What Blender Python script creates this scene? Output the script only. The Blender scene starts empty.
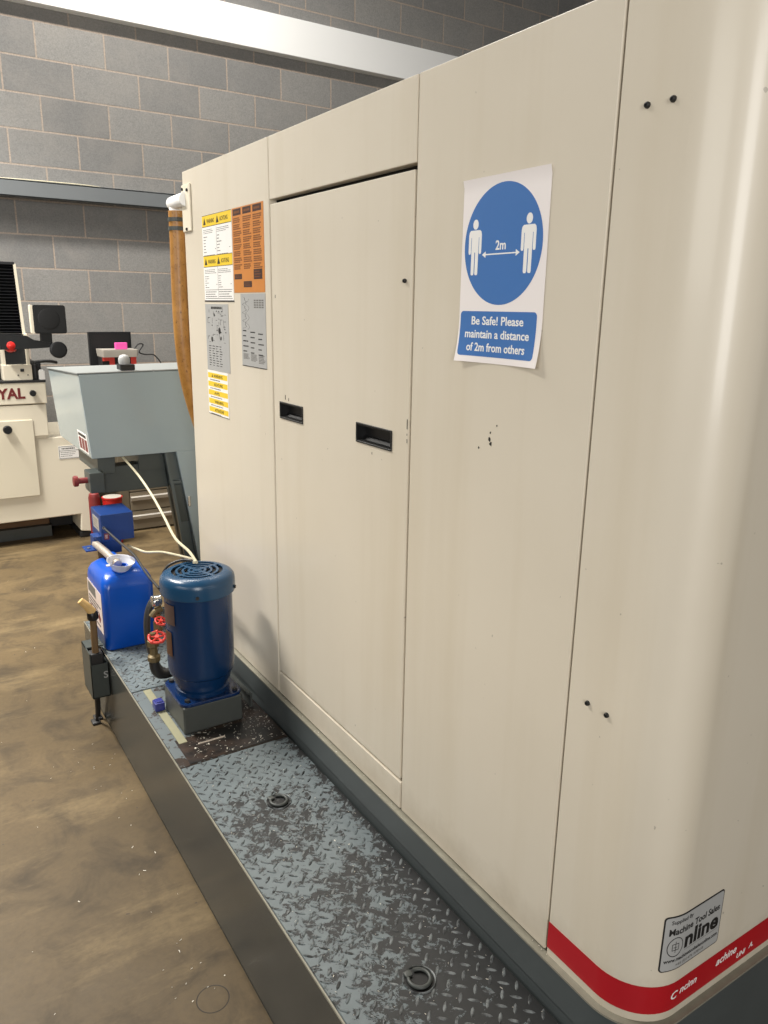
import bpy, bmesh, math, random
from mathutils import Vector, Matrix
random.seed(7)
scene = bpy.context.scene
COL = scene.collection

# ---------------------------------------------------------------- camera
YAW, PITCH, ROLL, FPX = 0.5742, 0.2608, -0.0167, 763.7
CAM = Vector((-0.8636, 0.0, 1.5204))
fw = Vector((math.sin(YAW)*math.cos(PITCH), math.cos(YAW)*math.cos(PITCH), -math.sin(PITCH)))
r0 = Vector((math.cos(YAW), -math.sin(YAW), 0)); d0 = fw.cross(r0)
rt = r0*math.cos(ROLL)+d0*math.sin(ROLL); dn = -r0*math.sin(ROLL)+d0*math.cos(ROLL)
cd = bpy.data.cameras.new('camera'); co = bpy.data.objects.new('camera', cd); COL.objects.link(co)
M4 = Matrix((rt, -dn, -fw)).transposed().to_4x4(); M4.translation = CAM
co.matrix_world = M4
cd.sensor_fit = 'VERTICAL'; cd.sensor_height = 32.0; cd.sensor_width = 24.0
cd.lens = FPX/1024*32.0; cd.clip_start = 0.02; cd.clip_end = 100
scene.camera = co

# ---------------------------------------------------------------- light and exposure
vs = scene.view_settings
vs.view_transform = 'Standard'; vs.look = 'None'; vs.gamma = 1; vs.exposure = 0.16
vs.use_curve_mapping = False
world = bpy.data.worlds.new('workshop_air'); scene.world = world; world.use_nodes = True
bg = world.node_tree.nodes['Background']
bg.inputs[0].default_value = (1.0, 0.975, 0.93, 1); bg.inputs[1].default_value = 0.13

def area(name, loc, sx, sy, power, color=(1, 0.965, 0.905), rot=(0, 0, 0)):
    l = bpy.data.lights.new(name, 'AREA'); l.shape = 'RECTANGLE'; l.size = sx; l.size_y = sy
    l.energy = power; l.color = color
    o = bpy.data.objects.new(name, l); COL.objects.link(o); o.location = loc; o.rotation_euler = rot
    return o
for loc, sx, sy, p, sp in (((-2.0, 4.5, 4.4), .35, 2.6, 285, 120), ((.2, 4.5, 4.9), 3.2, .35, 150, 170)):
    area('strip_light', loc, sx, sy, p).data.spread = math.radians(sp)
area('side_fill_light', (-6.0, -0.7, 2.7), 2.0, 4.6, 125, (1, .98, .94), (0, math.radians(-90), 0))  # added fill lamp, brightens the long side; no window is known there
area('rear_fill_light', (-2.7, -4.6, 2.2), 2.0, 2.8, 210, (1, .985, .96), (math.radians(90), 0, 0))  # added fill lamp behind the camera for faces turned to -y

# ---------------------------------------------------------------- materials
def S(r, g, b):
    f = lambda c: (c/255/12.92) if c/255 <= .04045 else ((c/255+.055)/1.055)**2.4
    return (f(r), f(g), f(b), 1)

class N:
    """small node-building helper"""
    def __init__(s, name):
        s.m = bpy.data.materials.new(name); s.m.use_nodes = True
        s.t = s.m.node_tree; s.b = s.t.nodes['Principled BSDF']; s.out = s.t.nodes['Material Output']
    def new(s, typ, **kw):
        n = s.t.nodes.new(typ)
        for k, v in kw.items(): setattr(n, k, v)
        return n
    def link(s, a, b): s.t.links.new(a, b)
    def pos(s):
        return s.new('ShaderNodeNewGeometry').outputs['Position']
    def obj(s):
        return s.new('ShaderNodeTexCoord').outputs['Object']
    def noise(s, scale, detail=3, rough=.5, vec=None, stretch=None, dist=0):
        n = s.new('ShaderNodeTexNoise'); n.inputs['Scale'].default_value = scale
        n.inputs['Detail'].default_value = detail; n.inputs['Roughness'].default_value = rough
        n.inputs['Distortion'].default_value = dist
        v = vec or s.pos()
        if stretch:
            mp = s.new('ShaderNodeMapping'); mp.inputs['Scale'].default_value = stretch
            s.link(v, mp.inputs['Vector']); v = mp.outputs[0]
        s.link(v, n.inputs['Vector']); return n.outputs['Fac']
    def ramp(s, fac, stops, interp='LINEAR'):
        r = s.new('ShaderNodeValToRGB'); r.color_ramp.interpolation = interp
        e = r.color_ramp.elements
        while len(e) < len(stops): e.new(0.5)
        for i, (p, c) in enumerate(stops):
            e[i].position = p; e[i].color = c if len(c) == 4 else (*c, 1)
        s.link(fac, r.inputs[0]); return r.outputs[0]
    def step(s, fac, a, b):
        n = s.new('ShaderNodeMapRange'); n.inputs[1].default_value = a; n.inputs[2].default_value = b
        s.link(fac, n.inputs[0]); return n.outputs[0]
    def math(s, op, a, b=None):
        n = s.new('ShaderNodeMath', operation=op)
        for i, v in enumerate((a, b)):
            if v is None: continue
            if isinstance(v, (int, float)): n.inputs[i].default_value = v
            else: s.link(v, n.inputs[i])
        return n.outputs[0]
    def mix(s, fac, a, b):
        n = s.new('ShaderNodeMix', data_type='RGBA')
        for idx, v in ((0, fac), (6, a), (7, b)):
            if isinstance(v, (int, float)): n.inputs[idx].default_value = v
            elif isinstance(v, tuple): n.inputs[idx].default_value = v
            else: s.link(v, n.inputs[idx])
        return n.outputs[2]
    def sep(s, v):
        n = s.new('ShaderNodeSeparateXYZ'); s.link(v, n.inputs[0]); return n.outputs
    def bump(s, h, strength=.2, dist=.002):
        n = s.new('ShaderNodeBump'); n.inputs['Strength'].default_value = strength
        n.inputs['Distance'].default_value = dist; s.link(h, n.inputs['Height'])
        s.link(n.outputs[0], s.b.inputs['Normal'])
    def set(s, **kw):
        for k, v in kw.items():
            i = s.b.inputs[k.replace('_', ' ')]
            if isinstance(v, (int, float, tuple)): i.default_value = v
            else: s.link(v, i)
        return s.m

def plain(name, c, rough=.5, metal=0, var=.12, scale=25, bump=0):
    n = N(name)
    dk = tuple(x*(1-var) for x in c[:3])+(1,); lt = tuple(min(1, x*(1+var)) for x in c[:3])+(1,)
    f = n.noise(scale, 4, .6)
    n.set(Base_Color=n.mix(f, dk, lt), Roughness=rough, Metallic=metal)
    if bump: n.bump(f, bump, .001)
    return n.m

def m_cream():
    n = N('cream_enamel')
    big = n.noise(2.2, 4, .6)
    streak = n.noise(9, 4, .6, stretch=(1, 1, .06))
    c = n.mix(big, S(206, 196, 177), S(217, 208, 191))
    c = n.mix(n.math('MULTIPLY', n.step(streak, .5, .8), .32), c, S(190, 176, 148))
    z = n.sep(n.pos())[2]
    edge = n.math('ADD', z, n.math('MULTIPLY', n.noise(11, 4, .7), .16))
    low = n.step(edge, .58, .43)                       # grime along the bottom rim
    c = n.mix(n.math('MULTIPLY', low, .45), c, S(138, 120, 92))
    sp = n.step(n.noise(70, 2, .5), .765, .78)
    c = n.mix(n.math('MULTIPLY', sp, .4), c, S(90, 80, 66))
    n.set(Base_Color=c, Roughness=.42)
    n.b.inputs['Coat Weight'].default_value = .3; n.b.inputs['Coat Roughness'].default_value = .16
    n.bump(n.noise(420, 2, .5), .05, .0006)
    return n.m

def m_block():
    n = N('concrete_block')
    p = n.pos(); x, y, z = n.sep(p)
    cb = n.new('ShaderNodeCombineXYZ')
    n.link(n.math('SUBTRACT', x, .2465), cb.inputs[0]); n.link(n.math('SUBTRACT', z, .178), cb.inputs[1])
    br = n.new('ShaderNodeTexBrick', offset=.5, offset_frequency=2, squash=1)
    br.inputs['Scale'].default_value = 1; br.inputs['Mortar Size'].default_value = .0062
    br.inputs['Mortar Smooth'].default_value = .25; br.inputs['Bias'].default_value = 0
    br.inputs['Brick Width'].default_value = .45; br.inputs['Row Height'].default_value = .225
    br.inputs['Color1'].default_value = S(128, 127, 125); br.inputs['Color2'].default_value = S(148, 146, 142)
    br.inputs['Mortar'].default_value = S(178, 162, 147)
    n.link(cb.outputs[0], br.inputs['Vector'])
    fine = n.noise(120, 3, .7); mid = n.noise(5, 4, .6)
    c = n.mix(n.math('MULTIPLY', n.step(fine, .35, .7), .5), br.outputs[0], S(96, 95, 94))
    c = n.mix(n.math('MULTIPLY', n.step(mid, .45, .8), .35), c, S(158, 152, 144))
    n.set(Base_Color=c, Roughness=.9)
    h = n.math('ADD', n.math('MULTIPLY', br.outputs['Fac'], -1.0), n.math('MULTIPLY', fine, .7))
    n.bump(h, .6, .004)
    return n.m

def m_floor():
    n = N('worn_concrete')
    p = n.pos(); x, y, z = n.sep(p)
    a = n.noise(1.1, 5, .62); b = n.noise(6, 5, .65, dist=.6); c3 = n.noise(60, 3, .6)
    c = n.mix(n.step(a, .3, .7), S(78, 65, 44), S(104, 87, 60))
    c = n.mix(n.math('MULTIPLY', n.step(b, .46, .66), .7), c, S(52, 43, 30))
    c = n.mix(n.math('MULTIPLY', n.step(n.noise(2.6, 6, .7, stretch=(.5, 1.6, 1)), .52, .70), .6), c, S(134, 115, 82))
    c = n.mix(n.math('MULTIPLY', n.step(c3, .4, .7), .25), c, S(62, 52, 38))
    c = n.mix(n.step(n.noise(38, 2, .5), .745, .77), c, S(70, 60, 48))
    # round filled core hole in the slab
    dx = n.math('SUBTRACT', x, -.42); dy = n.math('SUBTRACT', y, 1.366)
    r = n.math('SQRT', n.math('ADD', n.math('MULTIPLY', dx, dx), n.math('MULTIPLY', dy, dy)))
    ring = n.step(n.math('ABSOLUTE', n.math('SUBTRACT', r, .036)), .0018, .0009)
    c = n.mix(n.math('MULTIPLY', ring, .9), c, S(34, 28, 20))
    n.set(Base_Color=c, Roughness=n.step(b, .2, .9))
    n.b.inputs['Specular IOR Level'].default_value = .3
    n.b.inputs['Roughness'].links and None
    rr = n.new('ShaderNodeMapRange'); rr.inputs[3].default_value = .42; rr.inputs[4].default_value = .7
    n.link(b, rr.inputs[0]); n.link(rr.outputs[0], n.b.inputs['Roughness'])
    n.bump(n.math('ADD', c3, n.math('MULTIPLY', ring, -1.5)), .12, .002)
    return n.m

def wear_mask(n):
    """1 where the grey paint has worn off down to dark steel"""
    x, y, z = n.sep(n.pos())
    f1 = n.noise(36, 6, .78, dist=.4, stretch=(1, 1, 1)); f2 = n.noise(3.4, 3, .6)
    # walked bare: near the near ring and along the machine side
    dx = n.math('SUBTRACT', x, -.10); dy = n.math('SUBTRACT', y, .84)
    r = n.math('SQRT', n.math('ADD', n.math('MULTIPLY', n.math('MULTIPLY', dx, dx), 3.2), n.math('MULTIPLY', dy, dy)))
    g = n.math('MULTIPLY', n.step(r, .50, .06), .21)
    dx2 = n.math('SUBTRACT', x, -.20); dy2 = n.math('SUBTRACT', y, 1.50)
    r2 = n.math('SQRT', n.math('ADD', n.math('MULTIPLY', dx2, dx2), n.math('MULTIPLY', dy2, dy2)))
    g2 = n.math('MULTIPLY', n.step(r2, .20, .02), .16)
    g3 = n.math('MULTIPLY', n.step(x, -.060, -.015), .16)
    g4 = n.math('MULTIPLY', n.step(n.math('ABSOLUTE', n.math('SUBTRACT', y, 1.22)), .14, .0), .07)
    s = n.math('ADD', n.math('ADD', n.math('ADD', f1, g), g2), n.math('ADD', n.math('ADD', g3, g4), n.math('MULTIPLY', f2, .18)))
    return n.step(s, .672, .690)

def m_plate():
    n = N('worn_grey_plate_paint'); w = wear_mask(n)
    paint = n.mix(n.noise(40, 3, .6), S(92, 101, 104), S(112, 121, 123))
    steel = n.mix(n.noise(90, 3, .6), S(24, 25, 25), S(38, 38, 38))
    n.set(Base_Color=n.mix(w, paint, steel), Roughness=n.mix(w, (.42, .42, .42, 1), (.5, .5, .5, 1)))
    n.b.inputs['Metallic'].default_value = 0
    n.bump(n.math('MULTIPLY', w, -1), .5, .0006)
    return n.m

def m_lozenge():
    n = N('worn_raised_tread'); w = wear_mask(n)
    f = n.noise(55, 3, .6)
    onpaint = n.mix(n.step(f, .44, .52), S(30, 32, 32), S(94, 102, 104))
    onsteel = n.mix(n.step(f, .42, .60), S(118, 122, 122), S(56, 57, 57))
    n.set(Base_Color=n.mix(w, onpaint, onsteel), Roughness=.42, Metallic=.15)
    return n.m

def m_tank():
    n = N('tank_grey_paint')
    x, y, z = n.sep(n.pos())
    b = n.noise(7, 4, .6, stretch=(1, .35, 1))
    c = n.mix(n.step(b, .35, .75), S(58, 61, 59), S(72, 75, 72))
    sc = n.step(n.noise(24, 4, .7, stretch=(1, .25, 3)), .70, .73)
    c = n.mix(n.math('MULTIPLY', sc, .8), c, S(42, 40, 36))
    n.set(Base_Color=c, Roughness=.24)
    return n.m

def m_grime():
    n = N('oily_rust_deck')
    f = n.noise(26, 5, .7); g = n.noise(6, 3, .6)
    c = n.mix(n.step(f, .35, .65), S(20, 16, 13), S(58, 41, 29))
    c = n.mix(n.step(g, .46, .58), c, S(15, 15, 15))
    n.set(Base_Color=c, Roughness=n.mix(f, (.25, .25, .25, 1), (.6, .6, .6, 1)))
    n.bump(f, .4, .002)
    return n.m

def m_bay():
    n = N('chipped_bay_paint')
    x, y, z = n.sep(n.pos())
    f = n.noise(28, 5, .7, dist=.5)
    k = n.math('ADD', f, n.math('MULTIPLY', n.step(x, -.30, -.05), .22))
    k = n.math('ADD', k, n.math('MULTIPLY', n.step(y, 1.98, 1.84), .10))
    w = n.step(k, .575, .61)
    n.set(Base_Color=n.mix(w, S(100, 108, 110), n.mix(n.noise(18, 4, .6), S(30, 27, 24), S(66, 50, 38))), Roughness=.42)
    return n.m

def m_mask_plate(name, base, ink, scale, lo, hi, rough=.5, stretch=None):
    n = N(name); f = n.noise(scale, 3, .6, stretch=stretch)
    n.set(Base_Color=n.mix(n.step(f, lo, hi), base, ink), Roughness=rough); return n.m

def m_hose():
    n = N('amber_hose')
    f = n.noise(22, 5, .7); sp = n.noise(90, 3, .6)
    c = n.mix(n.step(f, .3, .7), S(150, 104, 46), S(182, 132, 66))
    c = n.mix(n.math('MULTIPLY', n.step(sp, .60, .70), .7), c, S(92, 58, 26))
    n.set(Base_Color=c, Roughness=.4)
    n.b.inputs['Subsurface Weight'].default_value = .05
    return n.m

def m_funnel():
    n = N('translucent_white_plastic')
    n.set(Base_Color=S(232, 232, 235), Roughness=.3)
    n.b.inputs['Transmission Weight'].default_value = .35
    return n.m

MAT = dict(
    cream=m_cream(), block=m_block(), floor=m_floor(), plate=m_plate(), loz=m_lozenge(), tank=m_tank(),
    grime=m_grime(), bay=m_bay(), hose=m_hose(), funnel=m_funnel(),
    darkgap=plain('dark_seam', S(40, 37, 32), .7),
    cavity=plain('black_recess', S(9, 9, 10), .5),
    screw=plain('black_screw', S(22, 22, 22), .45),
    base=plain('plinth_grey_paint', S(74, 79, 79), .38, 0, .12, 9),
    baseedge=plain('bare_plinth_edge', S(138, 134, 120), .4, .1, .25, 40),
    red=plain('red_stripe_paint', S(172, 22, 32), .35, 0, .06, 12),
    white=plain('white_print', S(236, 234, 230), .5, 0, .03),
    paper=plain('white_paper', S(236, 229, 226), .55, 0, .02, 4),
    blue=plain('sign_blue_print', S(62, 112, 176), .5, 0, .03, 8),
    wpaint=plain('white_beam_paint', S(246, 246, 244), .5, 0, .02, 3),
    railgrey=plain('rail_grey_paint', S(112, 116, 118), .5, 0, .08, 6),
    hood=plain('conveyor_blue_grey_paint', S(152, 165, 168), .18, 0, .05, 5),
    hoodtop=plain('conveyor_lid_paint', S(150, 154, 152), .3, 0, .05, 8),
    dgrey=plain('dark_grey_green_paint', S(62, 68, 66), .4, 0, .2, 12),
    chute=plain('conveyor_trough_paint', S(84, 92, 92), .32, 0, .15, 9),
    pumpblue=plain('dark_blue_motor_paint', S(6, 42, 80), .25, 0, .14, 14),
    pumplid=plain('petrol_blue_fan_cover', S(26, 66, 98), .27, 0, .10, 20),
    flangeblue=plain('oily_blue_flange', S(9, 38, 80), .2, 0, .2, 30),
    boxgrey=plain('pump_base_grey_paint', S(68, 71, 68), .45, 0, .14, 18),
    can=plain('blue_plastic', S(4, 76, 176), .28, 0, .08, 6),
    skimblue=plain('royal_blue_paint', S(20, 56, 118), .35, 0, .14, 16),
    steel=plain('brushed_steel', S(204, 192, 178), .32, .6, .1, 40),
    chrome=plain('bright_plated_metal', S(208, 206, 202), .2, .9, .05, 40),
    alu=plain('aluminium_edge', S(206, 200, 190), .38, .4, .06, 20),
    brass=plain('tarnished_brass', S(108, 94, 64), .5, .4, .25, 60),
    handred=plain('red_handwheel', S(206, 62, 52), .45, 0, .15, 50),
    rubber=plain('black_rubber', S(34, 33, 33), .5, 0, .15, 40),
    blackpl=plain('black_plastic', S(17, 18, 20), .38, 0, .1, 30),
    hosegrey=plain('dark_grey_hose', S(58, 57, 56), .42, 0, .15, 40),
    cable=plain('beige_cable', S(196, 188, 160), .45, 0, .1, 20),
    wood=plain('pale_wood', S(206, 170, 110), .6, 0, .15, 60),
    rustwood=plain('oily_wood', S(108, 84, 54), .6, 0, .3, 40),
    darkwood=plain('brown_timber', S(104, 78, 52), .75, 0, .25, 12),
    mill=plain('mill_cream_paint', S(226, 217, 196), .42, 0, .03, 4),
    milldoor=plain('mill_door_paint', S(218, 209, 187), .42, 0, .03, 4),
    maroon=plain('maroon_lettering', S(112, 34, 34), .5, 0, .06),
    redball=plain('red_knob_plastic', S(214, 44, 40), .3, 0, .05),
    redpaint=plain('red_bucket_paint', S(176, 30, 28), .32, 0, .12, 20),
    oldred=plain('faded_red_plastic', S(118, 40, 40), .45, 0, .15, 40),
    pink=plain('pink_card', S(236, 88, 170), .5, 0, .03),
    tooltray=plain('stone_grey_plastic', S(164, 158, 148), .5, 0, .06, 20),
    drawer=plain('taupe_drawer_paint', S(138, 126, 106), .5, 0, .08, 6),
    cabside=plain('taupe_side_paint', S(112, 102, 84), .55, 0, .1, 6),
    ltgrey=plain('silver_label', S(168, 168, 166), .4, 0, .05, 30),
    ink=plain('black_ink', S(30, 29, 28), .5, 0, .1),
    greyink=plain('grey_print', S(112, 110, 106), .5, 0, .1),
    yellow=plain('yellow_print', S(236, 200, 46), .45, 0, .05, 20),
    orange=plain('orange_brown_label', S(200, 128, 56), .4, 0, .10, 30),
    brownink=plain('brown_print', S(122, 72, 30), .5, 0, .2, 80),
    darkbrown=plain('dark_brown_print', S(58, 30, 24), .45, 0, .1),
    cream_strip=plain('pale_gasket', S(142, 139, 112), .5, 0, .12, 30),
    bluecap=plain('violet_blue_plastic', S(44, 50, 124), .35, 0, .1, 30),
    swarf=plain('bright_swarf', S(214, 208, 194), .3, .35, .2, 200),
    nameplate=plain('worn_nameplate', S(86, 68, 64), .4, .3, .3, 60),
    rustplate=plain('rusty_tag', S(88, 58, 40), .5, .2, .3, 60),
    bellow=plain('black_bellows', S(24, 25, 28), .45, 0, .1),
    roof=plain('ceiling_sheet', S(186, 184, 178), .8, 0, .04, 2),
    pinkwhite=plain('label_paper', S(222, 206, 198), .5, 0, .04, 20),
)

# ---------------------------------------------------------------- mesh helpers
def link_mesh(name, bm, mats, parent=None, smooth=None, recenter=True):
    if not isinstance(mats, (list, tuple)): mats = [mats]
    bmesh.ops.recalc_face_normals(bm, faces=bm.faces[:]) if smooth != 'keep' else None
    me = bpy.data.meshes.new(name); bm.to_mesh(me); bm.free()
    for m in mats: me.materials.append(MAT[m] if isinstance(m, str) else m)
    o = bpy.data.objects.new(name, me); COL.objects.link(o)
    loc = Vector((0, 0, 0))
    if recenter and len(me.vertices):
        xs = [v.co.x for v in me.vertices]; ys = [v.co.y for v in me.vertices]; zs = [v.co.z for v in me.vertices]
        loc = Vector(((min(xs)+max(xs))/2, (min(ys)+max(ys))/2, min(zs)))
        me.transform(Matrix.Translation(-loc))
    if parent is None: o.location = loc
    else:
        o.parent = parent; o.location = loc - world_loc(parent)
    if smooth is not None and smooth != 'keep':
        for p in me.polygons: p.use_smooth = True
        me.set_sharp_from_angle(angle=math.radians(smooth))
        if smooth <= 40:
            wn = o.modifiers.new('weighted', 'WEIGHTED_NORMAL'); wn.keep_sharp = True; wn.weight = 100
    return o

def world_loc(o):
    l = Vector(o.location)
    while o.parent: o = o.parent; l += o.location
    return l

def tag(o, label=None, cat=None, group=None, kind=None):
    if label: o['label'] = label
    if cat: o['category'] = cat
    if group: o['group'] = group
    if kind: o['kind'] = kind
    return o

def thing(name, loc, label, cat, group=None):
    o = bpy.data.objects.new(name, None); o.empty_display_size = .05; COL.objects.link(o); o.location = loc
    return tag(o, label, cat, group)

def struct(name, bm, mat):
    o = link_mesh(name, bm, mat); o['kind'] = 'structure'; return o

def B(): return bmesh.new()

def box(bm, a, b, mi=0, bevel=0, seg=2, rot=None, at=None):
    """axis box from corner a to corner b, bevelled; optionally turned by matrix rot about point at"""
    a, b = Vector(a), Vector(b); c = (a+b)/2; s = b-a
    t = bmesh.new(); bmesh.ops.create_cube(t, size=1)
    for v in t.verts: v.co = Vector((v.co.x*abs(s.x), v.co.y*abs(s.y), v.co.z*abs(s.z)))
    if bevel: bmesh.ops.bevel(t, geom=t.edges[:], offset=bevel, segments=seg, profile=.5, affect='EDGES', clamp_overlap=True)
    M = Matrix.Translation(c)
    if rot is not None:
        p = Vector(at) if at is not None else c
        M = Matrix.Translation(p) @ rot.to_4x4() @ Matrix.Translation(c-p)
    merge(bm, t, M, mi); return bm

def merge(bm, t, M=None, mi=0):
    if M is not None: bmesh.ops.transform(t, matrix=M, verts=t.verts[:])
    vm = {v: bm.verts.new(v.co) for v in t.verts}
    for f in t.faces:
        try:
            nf = bm.faces.new([vm[v] for v in f.verts]); nf.material_index = mi if mi >= 0 else f.material_index
        except ValueError: pass
    t.free()

def lathe(bm, prof, c, seg=40, mi=0, axis=(0, 0, 1), capb=True, capt=True):
    """prof: list of (radius, height) along axis from point c"""
    q = Vector((0, 0, 1)).rotation_difference(Vector(axis).normalized()); c = Vector(c); rings = []
    for r, h in prof:
        rings.append([bm.verts.new(c + q @ Vector((r*math.cos(2*math.pi*i/seg), r*math.sin(2*math.pi*i/seg), h))) for i in range(seg)])
    for k in range(len(rings)-1):
        for i in range(seg):
            f = bm.faces.new([rings[k][i], rings[k][(i+1) % seg], rings[k+1][(i+1) % seg], rings[k+1][i]]); f.material_index = mi
    if capb: bm.faces.new(rings[0][::-1]).material_index = mi
    if capt: bm.faces.new(rings[-1]).material_index = mi
    return bm

def cyl(bm, c, r, h, axis=(0, 0, 1), seg=24, mi=0, bev=0):
    p = [(r-bev, 0), (r, bev), (r, h-bev), (r-bev, h)] if bev else [(r, 0), (r, h)]
    return lathe(bm, p, c, seg, mi, axis)

def torus(bm, c, R, r, axis=(0, 0, 1), seg=32, ms=10, mi=0, a0=0, a1=2*math.pi):
    q = Vector((0, 0, 1)).rotation_difference(Vector(axis).normalized()); c = Vector(c)
    full = abs(a1-a0-2*math.pi) < 1e-6; n = seg if full else seg+1; rings = []
    for i in range(n):
        a = a0+(a1-a0)*i/seg
        rings.append([bm.verts.new(c+q @ Vector(((R+r*math.cos(2*math.pi*j/ms))*math.cos(a), (R+r*math.cos(2*math.pi*j/ms))*math.sin(a), r*math.sin(2*math.pi*j/ms)))) for j in range(ms)])
    for i in range(n if full else n-1):
        A, Bq = rings[i], rings[(i+1) % n]
        for j in range(ms):
            bm.faces.new([A[j], Bq[j], Bq[(j+1) % ms], A[(j+1) % ms]]).material_index = mi
    if not full:
        bm.faces.new(rings[0]).material_index = mi; bm.faces.new(rings[-1][::-1]).material_index = mi
    return bm

def spline(pts, sub=10):
    P = [Vector(p) for p in pts]; P = [2*P[0]-P[1]]+P+[2*P[-1]-P[-2]]; out = []
    for i in range(1, len(P)-2):
        for k in range(sub):
            t = k/sub; a, b, c, d = P[i-1], P[i], P[i+1], P[i+2]
            out.append(.5*((2*b)+(c-a)*t+(2*a-5*b+4*c-d)*t*t+(3*b-a-3*c+d)*t**3))
    out.append(P[-2]); return out

def tube(bm, pts, r, seg=12, mi=0, sub=10, smooth=True):
    path = spline(pts, sub) if smooth else [Vector(p) for p in pts]
    rad = r if callable(r) else (lambda t: r)
    n = len(path); T = []
    for i in range(n):
        T.append((path[min(i+1, n-1)]-path[max(i-1, 0)]).normalized())
    nrm = T[0].orthogonal().normalized(); rings = []
    for i in range(n):
        if i: nrm = (T[i-1].rotation_difference(T[i]) @ nrm).normalized()
        bn = T[i].cross(nrm); rr = rad(i/(n-1))
        rings.append([bm.verts.new(path[i]+rr*(math.cos(2*math.pi*j/seg)*nrm+math.sin(2*math.pi*j/seg)*bn)) for j in range(seg)])
    for i in range(n-1):
        for j in range(seg):
            bm.faces.new([rings[i][j], rings[i][(j+1) % seg], rings[i+1][(j+1) % seg], rings[i+1][j]]).material_index = mi
    bm.faces.new(rings[0][::-1]).material_index = mi; bm.faces.new(rings[-1]).material_index = mi
    return bm

def prism(bm, poly, d, mi=0):
    """closed polygon of 3D points swept by vector d"""
    d = Vector(d); A = [bm.verts.new(Vector(p)) for p in poly]; Bv = [bm.verts.new(Vector(p)+d) for p in poly]; n = len(A)
    bm.faces.new(A).material_index = mi; bm.faces.new(Bv[::-1]).material_index = mi
    for i in range(n): bm.faces.new([A[i], A[(i+1) % n], Bv[(i+1) % n], Bv[i]]).material_index = mi
    return bm

def bevel_all(bm, off, seg=2, ang=30):
    bmesh.ops.recalc_face_normals(bm, faces=bm.faces[:])
    es = [e for e in bm.edges if len(e.link_faces) == 2 and e.calc_face_angle(0) > math.radians(ang)]
    bmesh.ops.bevel(bm, geom=es, offset=off, segments=seg, profile=.5, affect='EDGES', clamp_overlap=True)
    return bm

class Face:
    """a flat working plane: u runs right, v runs up, n points to the viewer"""
    def __init__(s, o, u, v):
        s.o, s.u, s.v = Vector(o), Vector(u).normalized(), Vector(v).normalized(); s.n = s.u.cross(s.v)
    def p(s, u, v, h=0): return s.o+s.u*u+s.v*v+s.n*h
    def slab(s, bm, u0, v0, u1, v1, h0, h1, mi=0, round_=0):
        if round_:
            pts = []
            for cx, cy, a in ((u1-round_, v1-round_, 0), (u0+round_, v1-round_, 90), (u0+round_, v0+round_, 180), (u1-round_, v0+round_, 270)):
                for k in range(6): t = math.radians(a+18*k); pts.append((cx+round_*math.cos(t), cy+round_*math.sin(t)))
        else: pts = [(u0, v0), (u1, v0), (u1, v1), (u0, v1)]
        prism(bm, [s.p(a, b, h0) for a, b in pts], s.n*(h1-h0), mi); return bm
    def disc(s, bm, cu, cv, r, h0, h1, mi=0, seg=64, ry=None):
        ry = ry or r
        prism(bm, [s.p(cu+r*math.cos(2*math.pi*i/seg), cv+ry*math.sin(2*math.pi*i/seg), h0) for i in range(seg)], s.n*(h1-h0), mi); return bm
    def poly(s, bm, pts, h0, h1, mi=0):
        prism(bm, [s.p(a, b, h0) for a, b in pts], s.n*(h1-h0), mi); return bm
    def text(s, bm, txt, u, v, size, h0, mi=0, bold=0, align='LEFT', squeeze=1, width=None, italic=0, depth=.0002):
        cu = bpy.data.curves.new('t', 'FONT'); cu.body = txt; cu.size = size; cu.align_x = align
        cu.offset = bold*size; cu.extrude = depth/2; cu.resolution_u = 3; cu.shear = italic
        ob = bpy.data.objects.new('t', cu); COL.objects.link(ob)
        dg = bpy.context.evaluated_depsgraph_get(); dg.update()
        me = bpy.data.meshes.new_from_object(ob.evaluated_get(dg))
        xs = [w.co.x for w in me.vertices] or [0]
        k = squeeze
        if width: k = width/(max(xs)-min(xs)) if max(xs) > min(xs) else 1
        t = bmesh.new(); t.from_mesh(me)
        for w in t.verts: c = w.co.copy(); w.co = s.p(u+c.x*k, v+c.y, h0+depth/2+c.z)
        merge(bm, t, None, mi)
        bpy.data.objects.remove(ob); bpy.data.curves.remove(cu); bpy.data.meshes.remove(me)
        return bm

SIDE = lambda y0=0, z0=0, x=0: Face((x, y0, z0), (0, -1, 0), (0, 0, 1))     # long side of the machine, seen from -x
FRONT = lambda x0=0, z0=0, y=0: Face((x0, y, z0), (1, 0, 0), (0, 0, 1))     # faces -y

# ---------------------------------------------------------------- the setting
b = B(); box(b, (-7, -5, -.2), (8, 6.35, 0)); struct('floor', b, 'floor')
b = B(); box(b, (-7, 6.105, 0), (8, 6.35, 5.6)); struct('wall_back', b, 'block')
b = B(); box(b, (-7, 6.02, 3.411), (8, 6.105, 3.675), bevel=.004); struct('trim_1', b, 'wpaint')
b = B()
box(b, (-7, 5.95, 2.205), (5, 5.965, 2.312), bevel=.003); box(b, (-7, 5.95, 2.300), (5, 6.105, 2.312), bevel=.003)
box(b, (-7, 5.95, 2.205), (5, 6.0, 2.215), bevel=.003)
struct('trim_2', b, 'railgrey')
b = B(); box(b, (-2.15, -2.0, 0), (-2.0, 3.0, 1.2), bevel=.01); struct('shade_partition', b, 'dgrey')  # added low blocker out of view, shades the near floor
b = B(); tube(b, [(-2.5, 6.0, 2.317), (-1.2, 5.99, 2.318), (-.3, 6.02, 2.317), (.1, 5.98, 2.317), (.45, 5.965, 2.316), (.62, 6.03, 2.316)], .0045, 8)
tag(link_mesh('loose_cable', b, 'cable', smooth=60), 'thin pale cable lying along the top of the grey wall rail', 'cable')

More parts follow.
